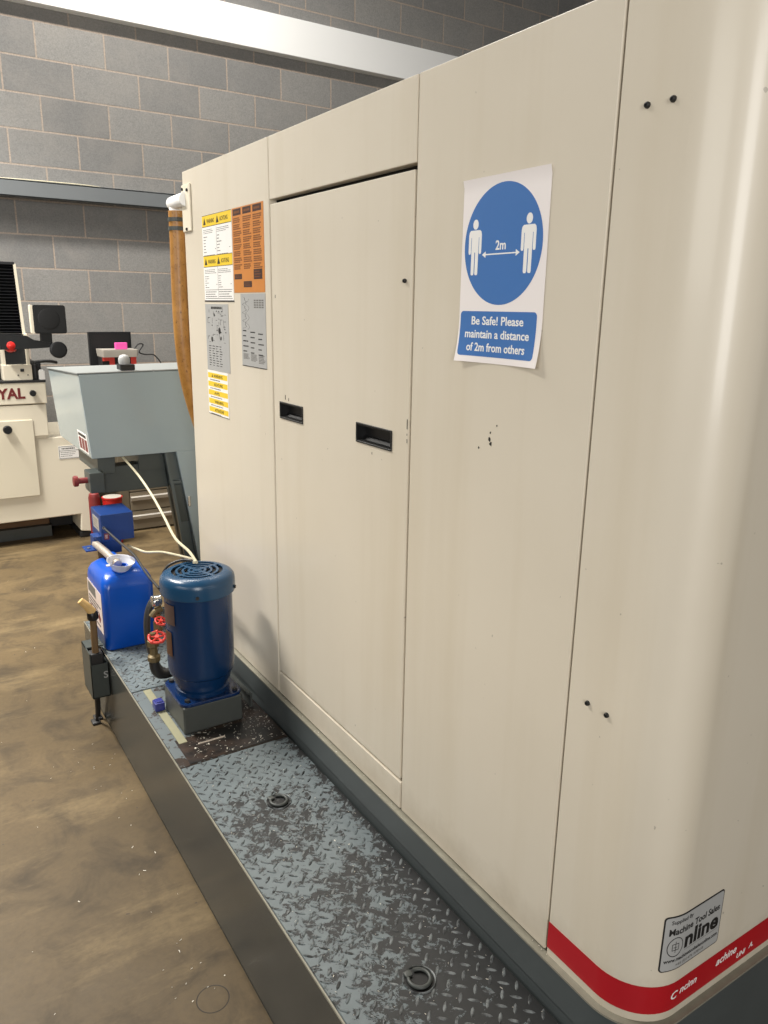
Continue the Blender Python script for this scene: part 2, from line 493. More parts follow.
# ---------------------------------------------------------------- machining centre
mc = thing('machining_centre', (.9, 1.5, 0), 'large cream machining centre enclosure with grey plinth and red stripe', 'machine')
ZT, ZB, YF, YN, R = 1.926, .412, 2.568, .575, .09
Y1, Y2, Y3 = 1.8935, 1.2453, .7779
b = B(); box(b, (.028, .62, .40), (1.88, 2.55, 1.90)); link_mesh('inner_body', b, 'darkgap', mc)

def plan_wall(bm, path, z0, z1, th, mi=0):
    """wall of thickness th following a plan path (thickness towards the left of travel)"""
    P = [Vector((p[0], p[1], 0)) for p in path]; n = len(P); inn = []
    for i in range(n):
        t = (P[min(i+1, n-1)]-P[max(i-1, 0)]).normalized(); inn.append(P[i]+Vector((-t.y, t.x, 0))*th)
    def V(p, z): return bm.verts.new((p.x, p.y, z))
    rows = [[V(p, z0) for p in P], [V(p, z1) for p in P], [V(p, z1) for p in inn], [V(p, z0) for p in inn]]
    for k in range(4):
        A, C = rows[k], rows[(k+1) % 4]
        for i in range(n-1): bm.faces.new([A[i], A[i+1], C[i+1], C[i]]).material_index = mi
    for i in (0, n-1): bm.faces.new([r[i] for r in rows]).material_index = mi
    return bm

def corner_path(y_start, off=0, r=R, x_end=1.9, n=14):
    """from the long side round the near corner onto the end face"""
    pts = [(-off, y_start), (-off, YN+r)]
    for i in range(1, n): a = math.pi+math.pi/2*i/n; pts.append((r+(r+off)*math.cos(a), YN+r+(r+off)*math.sin(a)))
    pts += [(r, YN-off), (x_end, YN-off)]
    return pts
g = .0022
# far side panel with its rounded far corner
b = B()
far = [(.9, YF)]; rf = .03
for i in range(8): a = math.pi/2+math.pi/2*i/7; far.append((rf+rf*math.cos(a), YF-rf+rf*math.sin(a)))
far.append((0, Y1+g)); plan_wall(b, far, ZB, ZT, .024); bevel_all(b, .003, 2, 40)
side_far = link_mesh('side_panel', b, 'cream', mc, smooth=35)
b = B(); box(b, (.0, Y2+g, 1.779), (.024, Y1-g, ZT), bevel=.003); link_mesh('header_panel', b, 'cream', mc, smooth=35)
b = B(); box(b, (.0, Y2+g, ZB), (.024, Y1-g, .480), bevel=.003); link_mesh('kick_panel', b, 'cream', mc, smooth=35)
b = B(); box(b, (.0, Y3+g, ZB), (.024, Y2-g, ZT), bevel=.003); centre_panel = link_mesh('centre_panel', b, 'cream', mc, smooth=35)
corner = B(); plan_wall(corner, corner_path(Y3-g), .405, ZT, .024); bevel_all(corner, .003, 2, 40)
corner = link_mesh('corner_panel', corner, 'cream', mc, smooth=35)
b = B(); plan_wall(b, corner_path(Y3-.003, .0006), .4235, .4775, .0004); stripe = link_mesh('red_stripe', b, 'red', corner, smooth=35)
stripe['label'] = 'red painted stripe with broken white lettering'
def bend(bm):
    """wrap a flat sticker back onto the rounded corner"""
    for _ in range(4):
        es = [e for e in bm.edges if abs(e.verts[0].co.x-e.verts[1].co.x) > .012 and min(w.co.x for w in e.verts) < R]
        if not es: break
        bmesh.ops.triangulate(bm, faces=[f for f in bm.faces if len(f.verts) > 3]); es = [e for e in bm.edges if abs(e.verts[0].co.x-e.verts[1].co.x) > .012 and min(w.co.x for w in e.verts) < R]
        bmesh.ops.subdivide_edges(bm, edges=es, cuts=1); bmesh.ops.triangulate(bm, faces=[f for f in bm.faces if len(f.verts) > 3])
    for w in bm.verts:
        if w.co.x < R: w.co.y += R-math.sqrt(R*R-(R-max(0, w.co.x))**2)
F = FRONT(0, 0, YN-.0006)
for word in ((('C', .075, .444, .021), ('ncinn', .097, .447, .0205)), (('achine', .193, .450, .0225),), (('UNI', .254, .4335, .0145), ('A.', .291, .437, .0145))):
    for txt, u, v, sz in word:
        b = B(); F.text(b, txt, u, v, sz, .0001, 0, .014, italic=.25); bend(b); link_mesh('stripe_lettering', b, 'white', corner)
b = B(); box(b, (.02, .6, 1.90), (1.88, 2.53, 1.921), bevel=.002); link_mesh('roof_panel', b, 'cream', mc)
# the door: slightly inset, two openings for the grips
def holed_panel(ys, zs, holes, x0, x1):
    bm = B(); gy = sorted(set(ys+[h[0] for h in holes]+[h[1] for h in holes])); gz = sorted(set(zs+[h[2] for h in holes]+[h[3] for h in holes]))
    vv = {}
    def V(x, y, z):
        k = (x, y, z)
        if k not in vv: vv[k] = bm.verts.new(k)
        return vv[k]
    def solid(i, j):
        if i < 0 or j < 0 or i >= len(gy)-1 or j >= len(gz)-1: return False
        cy, cz = (gy[i]+gy[i+1])/2, (gz[j]+gz[j+1])/2
        return not any(h[0] < cy < h[1] and h[2] < cz < h[3] for h in holes)
    for i in range(len(gy)-1):
        for j in range(len(gz)-1):
            if not solid(i, j): continue
            y0, y1_, z0, z1 = gy[i], gy[i+1], gz[j], gz[j+1]
            for x in (x0, x1): bm.faces.new([V(x, y0, z0), V(x, y1_, z0), V(x, y1_, z1), V(x, y0, z1)])
            for (di, dj, a, c) in ((-1, 0, (y0, z0), (y0, z1)), (1, 0, (y1_, z0), (y1_, z1)), (0, -1, (y0, z0), (y1_, z0)), (0, 1, (y0, z1), (y1_, z1))):
                if not solid(i+di, j+dj): bm.faces.new([V(x0, *a), V(x0, *c), V(x1, *c), V(x1, *a)])
    return bm
H = [(1.7235, 1.8475, 1.2385, 1.2745), (1.3155, 1.4515, 1.2355, 1.2715)]
b = holed_panel([Y2+.008, Y1-.002], [.4845, 1.769], H, .002, .024); bevel_all(b, .003, 2, 40)
door = link_mesh('door', b, 'cream', mc, smooth=35)
for (ya, yb, za, zb) in H:
    b = B()                                             # black moulded pocket grip with a rim and sloping inside
    rim = .004
    for (A, C) in (((ya-rim, za-rim), (yb+rim, za)), ((ya-rim, zb), (yb+rim, zb+rim)), ((ya-rim, za), (ya, zb)), ((yb, za), (yb+rim, zb))):
        box(b, (-.001, A[0], A[1]), (.004, C[0], C[1]), bevel=.0008, seg=1)
    box(b, (.022, ya, za), (.026, yb, zb))
    box(b, (.001, ya, za), (.024, ya+.002, zb)); box(b, (.001, yb-.002, za), (.024, yb, zb)); box(b, (.001, ya, zb-.002), (.024, yb, zb)); box(b, (.001, ya, za), (.024, yb, za+.002))
    prism(b, [(.022, ya, za), (.010, ya, za), (.022, ya, za+.010)], (0, yb-ya, 0))
    link_mesh('recessed_grip', b, 'cavity', door)
def screw(parent, y, z, r=.0042, x=0):
    bm = B(); lathe(bm, [(r*.8, -.002), (r, 0), (r, .002), (r*.8, .0042), (r*.45, .0046), (r*.4, .003)], (x, y, z), 14, 0, (-1, 0, 0)); link_mesh('cap_screw', bm, 'screw', parent, smooth=40)
screw(door, 1.274, 1.572)
for y, z in ((.7286, 1.777), (.6892, 1.7766), (.7344, .925), (.6956, .923)): screw(corner, y, z)
# chipped paint: small dark flakes
b = B(); FS = SIDE(0, 0, -.0001)
for y, z, s in ((1.003, 1.304, .006), (.9985, 1.296, .0045), (1.001, 1.316, .003), (1.03, 1.285, .0025), (.985, 1.33, .002)):
    b = B(); FS.poly(b, [(-y+s*math.cos(a)*random.uniform(.4, 1), z+s*1.2*math.sin(a)*random.uniform(.4, 1)) for a in [k*.9 for k in range(7)]], 0, .0002)
    link_mesh('paint_chip', b, 'darkgap', centre_panel)
b = B(); FS = SIDE(0, 0, .0018)
for y, z, w, h in ((1.2575, 1.296, .002, .02), (1.257, 1.262, .0018, .008), (1.2575, 1.275, .0015, .004), (1.82, 1.292, .003, .012), (1.80, 1.288, .002, .008), (1.39, 1.215, .002, .005), (1.87, 1.545, .002, .008)):
    b = B(); FS.slab(b, -y-w/2, z-h/2, -y+w/2, z+h/2, 0, .0003); link_mesh('paint_chip', b, 'darkgap', door)

# plinth under the cream panels
b = B(); P = corner_path(YF, .010); plan_wall(b, P, .336, .4045, .05); bevel_all(b, .002, 1, 40)
pl = link_mesh('plinth', b, 'base', mc, smooth=35)
b = B(); plan_wall(b, corner_path(YF-.01, .0125), .4045, .4085, .05); link_mesh('plinth_lip', b, 'baseedge', pl, smooth=35)
b = B(); plan_wall(b, corner_path(YF, .004), 0, .336, .05); link_mesh('plinth_foot', b, 'base', pl, smooth=35)
b = B(); box(b, (.06, .66, .30), (1.85, 2.5, .40)); link_mesh('bed', b, 'base', mc)

# adhesive labels on the far side panel
def text_lines(F, bm, u0, v0, u1, v1, n, h, mi, fill=(.55, 1), thick=.35):
    for k in range(n):
        v = v1-(v1-v0)*(k+.5)/n; t = (v1-v0)/n*thick/2; x = u0
        end = u0+(u1-u0)*random.uniform(*fill)
        while x < end:
            w = random.uniform(.05, .16)*(u1-u0); F.slab(bm, x, v-t, min(x+w, end), v+t, h, h+.00015, mi); x += w+.02*(u1-u0)
F = SIDE(2.380, 1.535)                                    # white and yellow warning sheet .236 x .245
lb = B(); W_, H_ = .236, .2455
F.slab(lb, 0, 0, W_, H_, .0002, .0010, 0); F.slab(lb, -.002, -.004, W_+.002, 0, .0002, .0012, 1)
for v0 in (.2135, .0985):
    F.slab(lb, .002, v0, W_, v0+.030, .0010, .0012, 2)
    F.slab(lb, .002, v0-.0015, W_, v0, .0010, .0013, 1); F.slab(lb, .002, v0+.030, W_, v0+.0315, .0010, .0013, 1)
    for u, t in ((.012, 'WARNING'), (.118, 'ACHTUNG')):
        F.poly(lb, [(u, v0+.005), (u+.022, v0+.005), (u+.011, v0+.025)], .0012, .0014, 1)
        F.text(lb, t, u+.030, v0+.008, .017, .0012, 1, .01, width=.062)
for (a, c) in ((.136, .208), (.035, .093)):
    for u in (.010, .122):
        text_lines(F, lb, u, c-.016, u+.10, c-.002, 3, .0010, 3, (.7, 1)); text_lines(F, lb, u, a, u+.10, c-.02, 6, .0010, 3, (.12, .35), .3)
        F.slab(lb, u+.095, a+.01, u+.10, a+.012, .001, .0012, 1)
for u in (.010, .122):
    text_lines(F, lb, u, .120, u+.10, .134, 2, .0010, 3, (.8, 1))
    for v in (.005, .030): F.slab(lb, u-.003, v, u+.105, v+.0012, .001, .0012, 1)
    text_lines(F, lb, u, .008, u+.10, .028, 3, .0010, 3, (.6, 1))
F.slab(lb, .1175, .004, .1187, .208, .001, .0012, 3)
o = link_mesh('warning_label', lb, ['white', 'ink', 'yellow', 'greyink'], side_far); o['label'] = 'white sheet of small print with two yellow warning headers'
F = SIDE(2.139, 1.556); lb = B(); W_, H_ = .212, .224       # orange instruction sheet
F.slab(lb, 0, 0, W_, H_, .0002, .0010, 0)
for j in range(3):
    u = .008+j*.068; F.slab(lb, u, .204, u+.056, .221, .001, .0012, 2); text_lines(F, lb, u+.008, .209, u+.048, .216, 1, .0012, 1, (.9, 1), .8)
    for k in range(8):
        n_ = random.choice((2, 3, 3, 4)); top = .199-k*.0175
        text_lines(F, lb, u, top-.015, u+.058, top, 3, .0010, 1, (.7, 1), .72)
for u0, v0, u1, v1 in ((.008, .036, .060, .050), (.142, .034, .198, .060), (.072, .014, .128, .030)):
    F.slab(lb, u0, v0, u1, v1, .001, .0013, 2); text_lines(F, lb, u0+.006, v0+.003, u1-.006, v1-.003, 3, .0013, 1, (.7, 1), .4)
o = link_mesh('instruction_label', lb, ['orange', 'brownink', 'darkbrown'], side_far); o['label'] = 'orange sheet with three columns of brown print'
F = SIDE(2.381, 1.324); lb = B(); W_, H_ = .190, .200        # grey sheet with wiring sketch
F.slab(lb, 0, 0, W_, H_, .0002, .0010, 0); text_lines(F, lb, .05, .184, .15, .194, 1, .001, 1, (.9, 1), .7)
rs = random.Random(3)
for k in range(46):
    u = rs.uniform(.015, .165); v = rs.uniform(.085, .178); w, h = rs.choice(((.02, .0012), (.0015, .016), (.008, .003), (.012, .0012), (.002, .008)))
    F.slab(lb, u, v, min(u+w, .185), v+h, .001, .0012, 1)
for u, v, r in ((.075, .168, .005), (.115, .122, .010), (.125, .10, .006), (.05, .095, .008)): F.disc(lb, u, v, r, .001, .0012, 1, 12)
for j in range(4): text_lines(F, lb, .02+j*.03, .012, .042+j*.03, .078, 9, .001, 1, (.4, 1), .3)
o = link_mesh('diagram_label', lb, ['ltgrey', 'ink'], side_far); o['label'] = 'silver grey sheet with a scattered black wiring sketch, left of the pair'
F = SIDE(2.094, 1.357); lb = B(); W_, H_ = .168, .196         # grey sheet with chain sketch and columns
F.slab(lb, 0, 0, W_, H_, .0002, .0010, 0); F.slab(lb, 0, -.002, W_, 0, .0002, .0012, 1)
pts = [(.012+.022*abs(math.sin(t*2.3))+.006*math.sin(9*t), .188-.016*t) for t in [i*.12 for i in range(46)]]
for (a, c), (d, e) in zip(pts[:-1], pts[1:]): F.poly(lb, [(a, c), (a+.0025, c), (d+.0025, e), (d, e)], .001, .0012, 1)
pts = [(.030+.026*abs(math.cos(t*2.0)), .182-.016*t) for t in [i*.12 for i in range(44)]]
for (a, c), (d, e) in zip(pts[:-1], pts[1:]): F.poly(lb, [(a, c), (a+.002, c), (d+.002, e), (d, e)], .001, .0012, 2)
for k in range(4):
    for j in range(4): F.slab(lb, .092+j*.017, .158+k*.006, .105+j*.017, .162+k*.006, .001, .0012, 2)
for j in range(3):
    u = .01+j*.053
    for k in range(5): text_lines(F, lb, u, .093-k*.014-j*.003, u+.042, .099-k*.014-j*.003, 1, .001, 1, (.5, .9), .55)
    text_lines(F, lb, u, .014+.004*(2-j)-.004, u+.046, .034, 6, .001, 2, (.7, 1), .6)
o = link_mesh('parts_label', lb, ['ltgrey', 'ink', 'greyink'], side_far); o['label'] = 'silver grey sheet with a chain sketch above three print columns, right of the pair'
F = SIDE(2.385, 1.1855); lb = B(); W_, H_ = .172, .137        # yellow strip label
F.slab(lb, 0, 0, W_, H_, .0002, .0010, 0); F.slab(lb, 0, -.0015, W_, 0, .0002, .0012, 1)
for k, t in enumerate(('WARNING', 'ACHTUNG', 'AVIS', 'VARNING', 'ATTENZIONE')):
    v = .1135-k*.0268; F.slab(lb, .004, v, W_-.004, v+.016, .001, .0012, 2)
    F.text(lb, t, .055, v+.003, .013, .0012, 1, .01, width=min(.075, .011*len(t))); text_lines(F, lb, .02, v-.008, .14, v-.003, 1, .001, 3, (.6, .9), .6)
    if k == 0: F.poly(lb, [(.036, v+.003), (.048, v+.003), (.042, v+.013)], .0012, .0014, 1)
o = link_mesh('caution_label', lb, ['white', 'ink', 'yellow', 'greyink'], side_far); o['label'] = 'white strip with five yellow caution bars'

# silver supplier label on the end face
F = FRONT(.0365, .5085, YN); lb = B(); W_, H_ = .149, .1005
F.slab(lb, 0, 0, W_, H_, .0002, .0010, 1, .006); F.slab(lb, .002, .002, W_-.002, H_-.002, .0010, .0013, 0, .005)
F.text(lb, 'Supplied By', .012, .0865, .0095, .0013, 1, .012, width=.050)
F.text(lb, 'Machine Tool Sales', .009, .0665, .0165, .0013, 1, .025, width=.130)
F.text(lb, 'nline', .046, .0345, .040, .0013, 1, .035, width=.094)
for r in (.0165, .0150): pass
for i in range(40):
    a0, a1 = 2*math.pi*i/40, 2*math.pi*(i+1)/40; q = lambda a, r: (.0255+r*math.cos(a), .0435+r*1.05*math.sin(a))
    F.poly(lb, [q(a0, .0168), q(a1, .0168), q(a1, .0155), q(a0, .0155)], .0013, .0015, 1)
for (u0, v0, u1, v1) in ((.0185, .0485, .0325, .0495), (.0185, .0375, .0325, .0385), (.0185, .0375, .0195, .0495), (.0315, .0375, .0325, .0495), (.025, .0335, .026, .0535), (.0215, .0425, .0295, .0435)):
    F.slab(lb, u0, v0, u1, v1, .0013, .0015, 1)
F.text(lb, 'www.machinetoolsalesonline.com', .006, .0165, .0098, .0013, 1, .02, width=.137)
F.text(lb, '+44 (0)1476 978918', .030, .0065, .0072, .0013, 2, .015, width=.075)
F.slab(lb, .048, .0298, .142, .0304, .0013, .0015, 2)
for w in lb.verts: w.co.x = .187-(.187-w.co.x)*.925; w.co.z = .557+(w.co.z-.557)*1.05
bend(lb); o = link_mesh('supplier_label', lb, ['ltgrey', 'ink', 'greyink'], corner); o['label'] = 'silver sticker with black border and black lettering reading Machine Tool Sales Online'

# ---------------------------------------------------------------- paper sign on the centre panel
sg = thing('safety_sign', (-.001, .988, 1.4325), 'white paper sign with blue disc and two figures two metres apart', 'sign')
FS = SIDE(1.099, 1.4325)
SW, SH = .207, .297
def curl(u, v):
    return .0012+.009*max(0, (.075-v)/.075)**2*(abs(u-SW/2)/(SW/2))**2 + .003*max(0, (v-.287)/.01)**2
b = B(); n1, n2 = 16, 24; gr = {}
for side in (0, 1):
    for i in range(n1+1):
        for j in range(n2+1):
            u, v = SW*i/n1, SH*j/n2; gr[side, i, j] = b.verts.new(FS.p(u, v, curl(u, v)-.0005*side))
for i in range(n1):
    for j in range(n2):
        b.faces.new([gr[0, i, j], gr[0, i+1, j], gr[0, i+1, j+1], gr[0, i, j+1]]); b.faces.new([gr[1, i, j], gr[1, i, j+1], gr[1, i+1, j+1], gr[1, i+1, j]])
for i in range(n1):
    for j in (0, n2): b.faces.new([gr[0, i, j], gr[0, i+1, j], gr[1, i+1, j], gr[1, i, j]])
for j in range(n2):
    for i in (0, n1): b.faces.new([gr[0, i, j], gr[0, i, j+1], gr[1, i, j+1], gr[1, i, j]])
link_mesh('paper_sheet', b, 'paper', sg, smooth=60)
def conform(bm):
    """bend a printed shape with the paper below it"""
    bmesh.ops.triangulate(bm, faces=bm.faces[:])
    for _ in range(5):
        es = [e for e in bm.edges if e.calc_length() > .012]
        if not es: break
        bmesh.ops.subdivide_edges(bm, edges=es, cuts=1); bmesh.ops.triangulate(bm, faces=[f for f in bm.faces if len(f.verts) > 3])
    for w in bm.verts:
        d = w.co-FS.o; w.co = w.co+FS.n*(curl(d.dot(FS.u), d.dot(FS.v))-.0012)
    return bm
b = B(); CU, CV = .1025, .1905
FS.disc(b, CU, CV, .0945, .0013, .0015, 0, 96); disc = link_mesh('blue_disc', b, 'blue', sg)
def pictogram(cu, feet):
    bm = B(); h0, h1 = .0015, .0017; f = feet; sv, su = .915, .93
    FS.disc(bm, cu, f+.0885*sv, .0069, h0, h1, 0, 24, .0080)
    half = [(0, .040), (0, .040), (.0012, .040), (.0012, .003), (.003, .0), (.0082, .0), (.0095, .003), (.0098, .066), (.0112, .066), (.0112, .040), (.0125, .037), (.0165, .037), (.0178, .040), (.0178, .070), (.0165, .0755), (.013, .0785), (0, .0785)]
    FS.poly(bm, [(cu+u*su, f+v*sv) for u, v in half[2:]]+[(cu-u*su, f+v*sv) for u, v in half[2:-1][::-1]], h0, h1)
    return link_mesh('person_pictogram', bm, 'white', disc)
pictogram(.0355, .1445); pictogram(.1655, .1445)
b = B(); FS.slab(b, .062, .1755, .140, .1775, .0015, .0017)
FS.poly(b, [(.055, .1765), (.064, .1815), (.064, .1715)], .0015, .0018); FS.poly(b, [(.147, .1765), (.138, .1815), (.138, .1715)], .0015, .0018)
link_mesh('double_arrow', b, 'white', disc)
b = B(); FS.text(b, '2m', .101, .1830, .0205, .0015, 0, .02, 'CENTER'); link_mesh('lettering', b, 'white', disc)
b = B(); FS.slab(b, .0045, .0105, .1950, .0855, .0013, .0015, 0, .007); conform(b); cap = link_mesh('caption_panel', b, 'blue', sg)
b = B()
FS.text(b, 'Be Safe! Please', .1000, .0635, .0195, .0016, 0, .018, 'CENTER', width=.130)
FS.text(b, 'maintain a distance', .1000, .0415, .0195, .0016, 0, .018, 'CENTER', width=.161)
FS.text(b, 'of 2m from others', .1000, .0195, .0195, .0016, 0, .018, 'CENTER', width=.147)
for w in b.verts:
    d = w.co-FS.o; w.co = w.co+FS.n*(curl(d.dot(FS.u), d.dot(FS.v))-.0012)
link_mesh('lettering', b, 'white', cap)

# ---------------------------------------------------------------- amber hose at the far corner
hs = thing('drain_hose', (0, 2.6, 1.1), 'amber brown hose hanging from a white elbow at the machine far corner', 'hose')
b = B(); tube(b, [(.006, 2.635, 1.818), (.006, 2.635, 1.72), (.003, 2.635, 1.55), (.004, 2.635, 1.42), (.014, 2.64, 1.30), (.038, 2.65, 1.19), (.075, 2.67, 1.08), (.12, 2.72, .98)], .0268, 20); link_mesh('hose_pipe', b, 'hose', hs, smooth=60)
b = B(); lathe(b, [(.0215, 0), (.0215, .145), (.019, .150)], (-.004, 2.507, 1.842), 24, 0, (.03, 1, 0)); lathe(b, [(.0235, 0), (.0235, .030)], (.006, 2.632, 1.808), 24)
link_mesh('elbow', b, 'wpaint', hs, smooth=60)
b = B(); box(b, (-.006, 2.466, 1.745), (-.0005, 2.541, 1.885), bevel=.002); bp = link_mesh('bracket_plate', b, 'mill', hs)
for y, z in ((2.528, 1.872), (2.484, 1.866), (2.501, 1.752)): screw(bp, y, z, .005, -.006)
for z in (1.785, 1.757):
    b = B(); lathe(b, [(.0266, 0), (.0292, 0), (.0292, .012), (.0266, .012)], (.006, 2.635, z), 28, capb=False, capt=False); box(b, (-.004, 2.602, z), (.012, 2.611, z+.012), bevel=.001); link_mesh('hose_clamp', b, 'boxgrey', hs, smooth=40)

# ---------------------------------------------------------------- coolant tank
tk = thing('coolant_tank', (-.17, 1.75, 0), 'long low grey coolant tank with worn checker plate covers beside the machine', 'tank')
XL, XR, ZP, Y0, YE = -.335, -.012, .31, .40, 2.98
b = B()
box(b, (XL, Y0, .012), (XL+.006, YE, ZP-.001), bevel=.002); box(b, (XR-.006, Y0, .012), (XR, YE, ZP-.02))
box(b, (XL, Y0, .012), (XR, Y0+.006, ZP-.002), bevel=.002); box(b, (XL, YE-.006, .012), (XR, YE, ZP-.002), bevel=.002); box(b, (XL, Y0, .012), (XR, YE, .02))
box(b, (XL+.02, Y0+.02, 0), (XR-.02, YE-.02, .012)); box(b, (XL+.006, Y0+.006, ZP-.03), (XR-.006, YE-.006, ZP-.008))
link_mesh('tank_body', b, 'tank', tk)
b = B(); box(b, (XL-.0008, Y0, ZP-.004), (XL+.003, YE, ZP+.0006), bevel=.0006, seg=1); link_mesh('rim', b, 'baseedge', tk)

def checker(y0, y1, rings):
    bm = B(); box(bm, (XL+.005, y0, ZP-.008), (XR, y1, ZP), bevel=.001, seg=1)
    pitch = .035; a, w, h = .0118, .0034, .0014
    for i in range(0, 11):
        for j in range(0, int((y1-y0)/pitch)+2):
            for o, sgn in ((0, -1), (.5, 1)):
                x = XL+.014+(i+o)*pitch; y = y0+.012+(j+o)*pitch
                if x > XR-.008 or y > y1-.010 or x < XL+.013: continue
                if any((x-rx)**2+(y-ry)**2 < .036**2 for rx, ry in rings): continue
                c, s_ = math.cos(sgn*math.pi/4), math.sin(sgn*math.pi/4)
                def P(u, v, k): return bm.verts.new((x+c*u-s_*v, y+s_*u+c*v, ZP+k))
                base = [P(u*a, v*w, 0) for u, v in ((-1, 0), (-.55, -.85), (0, -1), (.55, -.85), (1, 0), (.55, .85), (0, 1), (-.55, .85))]
                top = [P(u*a*.82, v*w*.5, h) for u, v in ((-1, 0), (-.55, -.85), (0, -1), (.55, -.85), (1, 0), (.55, .85), (0, 1), (-.55, .85))]
                bm.faces.new(top).material_index = 1
                for q in range(8): bm.faces.new([base[q], base[(q+1) % 8], top[(q+1) % 8], top[q]]).material_index = 1
    plt = link_mesh('checker_plate', bm, ['plate', 'loz'], tk)
    for rx, ry in rings:
        bm = B(); lathe(bm, [(.0285, .0004), (.0292, .0024), (.0308, .0030), (.0316, .0018), (.032, .0)], (rx, ry, ZP), 36, 0, capb=False, capt=False)
        cup = bm; lathe(cup, [(.0287, .0003), (.0001, .0006)], (rx, ry, ZP), 36, 1, capb=False, capt=False)
        cp = link_mesh('lifting_cup', cup, ['loz', 'cavity'], plt, smooth=40)
        bm = B(); torus(bm, (rx, ry, ZP+.0042), .0205, .0036, seg=36, a0=math.radians(150), a1=math.radians(150+300)); 
        box(bm, (rx-.020, ry+.012, ZP+.001), (rx-.006, ry+.026, ZP+.006), bevel=.001)
        link_mesh('lifting_ring', bm, 'boxgrey', plt, smooth=50)
    return plt
checker(Y0+.004, 1.812, [(-.170, .924), (-.166, 1.546)])
checker(2.306, YE-.004, [])
# pump bay between the two covers
b = B(); box(b, (XL+.005, 1.816, ZP-.010), (XR, 2.302, ZP-.001), bevel=.001, seg=1); bay = link_mesh('pump_bay_deck', b, 'bay', tk)
b = B(); box(b, (-.302, 1.819, ZP-.001), (-.02, 1.955, ZP+.0006), bevel=.0004, seg=1); box(b, (-.080, 1.955, ZP-.001), (-.02, 2.28, ZP+.0006), bevel=.0004, seg=1); link_mesh('stained_strip', b, 'grime', bay)
b = B(); box(b, (-.296, 1.93, ZP-.001), (-.272, 2.295, ZP+.0022), bevel=.0006, seg=1); link_mesh('gasket_strip', b, 'cream_strip', bay)
b = B(); box(b, (-.25, 1.900, ZP), (-.17, 1.905, ZP+.004), bevel=.001); link_mesh('loose_rod', b, 'steel', bay)
b = B(); prism(b, [(-.040, 2.02, ZP), (-.034, 2.02, ZP), (-.034, 2.02, ZP+.046), (-.052, 2.02, ZP+.055), (-.053, 2.02, ZP+.050), (-.040, 2.02, ZP+.042)], (0, .24, 0)); link_mesh('angle_bar', b, 'boxgrey', tk)
b = B(); box(b, (-.302, 2.135, ZP+.0022), (-.272, 2.172, ZP+.030), bevel=.004, seg=2); box(b, (-.297, 2.141, ZP+.030), (-.277, 2.166, ZP+.033), bevel=.0012)
tag(link_mesh('plastic_block', b, 'bluecap', smooth=40), 'small violet blue plastic block against the grey pump base', 'block')

# grey holder box hung outside the tank
hb = thing('side_box', (-.37, 2.7, .16), 'narrow dark grey steel box hung on the tank side below the blue can', 'box')
b = B()
X0, X1, YA, YB, ZA, ZC = -.397, -.3365, 2.585, 2.715, .172, .345
box(b, (X0, YA, ZA), (X0+.004, YB, ZC), bevel=.001, seg=1); box(b, (X1-.004, YA, ZA), (X1, YB, .30), bevel=.001, seg=1)
box(b, (X0, YA, ZA), (X1, YA+.004, .300), bevel=.001, seg=1); box(b, (X0, YB-.004, ZA), (X1, YB, ZC), bevel=.001, seg=1); box(b, (X0, YA, ZA), (X1, YB, ZA+.004))
box(b, (X0, 2.645, ZC-.006), (X1, YB, ZC), bevel=.001, seg=1)
link_mesh('box_shell', b, 'dgrey', hb)
b = B(); FRONT(-.362, .245, YA).text(b, 'S', .006, 0, .036, .0003, 0, .01); link_mesh('painted_mark', b, 'ltgrey', hb)
for x, y in ((-.372, 2.66), (-.358, 2.69)):
    b = B(); tube(b, [(x, y, .174), (x+.004, y+.03, .10), (x+.008, y+.06, .04), (x+.006, y+.07, .0)], .006, 8); box(b, (x-.012, y+.05, 0), (x+.018, y+.088, .010), bevel=.003); link_mesh('support_leg', b, 'rubber', hb, smooth=50)
br = thing('brush', (-.37, 2.56, .30), 'oily upright brush handle with pale wooden tip in the grey side box', 'brush')
b = B(); tube(b, [(-.372, 2.605, .30), (-.372, 2.605, .36), (-.371, 2.605, .44), (-.371, 2.605, .47)], .0115, 12); link_mesh('handle', b, 'rustwood', br, smooth=50)
b = B(); box(b, (-.392, 2.590, .29), (-.350, 2.635, .340), bevel=.005); link_mesh('socket', b, 'rubber', br, smooth=40)
b = B(); lathe(b, [(.015, 0), (.019, .006), (.019, .024), (.013, .032)], (-.371, 2.605, .462), 16); link_mesh('collar', b, 'blackpl', br, smooth=40)
b = B(); tube(b, [(-.371, 2.605, .49), (-.386, 2.606, .514), (-.406, 2.610, .538)], lambda t: .0155-.004*t, 12); link_mesh('wooden_tip', b, 'wood', br, smooth=50)

# ---------------------------------------------------------------- coolant pump
PX, PY = -.176, 2.06
pu = thing('coolant_pump', (PX, PY, ZP), 'dark blue vertical motor pump on a grey square base on the tank', 'pump')
b = B(); box(b, (-.267, 1.969, ZP-.001), (-.086, 2.152, ZP+.084), bevel=.006, seg=3); pbx = link_mesh('base_box', b, 'boxgrey', pu, smooth=35)
b = B(); FT = Face((PX, PY, ZP+.084), (1, 0, 0), (0, 1, 0)); FT.slab(b, -.0945, -.0945, .0935, .0945, 0, .010, 0, .03); bevel_all(b, .002, 1, 50); link_mesh('flange', b, 'flangeblue', pu, smooth=40)
for dx in (-.073, .073):
    for dy in (-.073, .073):
        b = B(); cyl(b, (PX+dx, PY+dy, ZP+.094), .008, .007, seg=6); link_mesh('bolt', b, 'rubber', pu)
b = B(); lathe(b, [(.080, .094), (.080, .106), (.074, .110), (.074, .124), (.084, .128), (.088, .150), (.094, .156), (.0965, .166), (.0975, .19), (.0975, .408)], (PX, PY, ZP), 56); link_mesh('motor_body', b, 'pumpblue', pu, smooth=30)
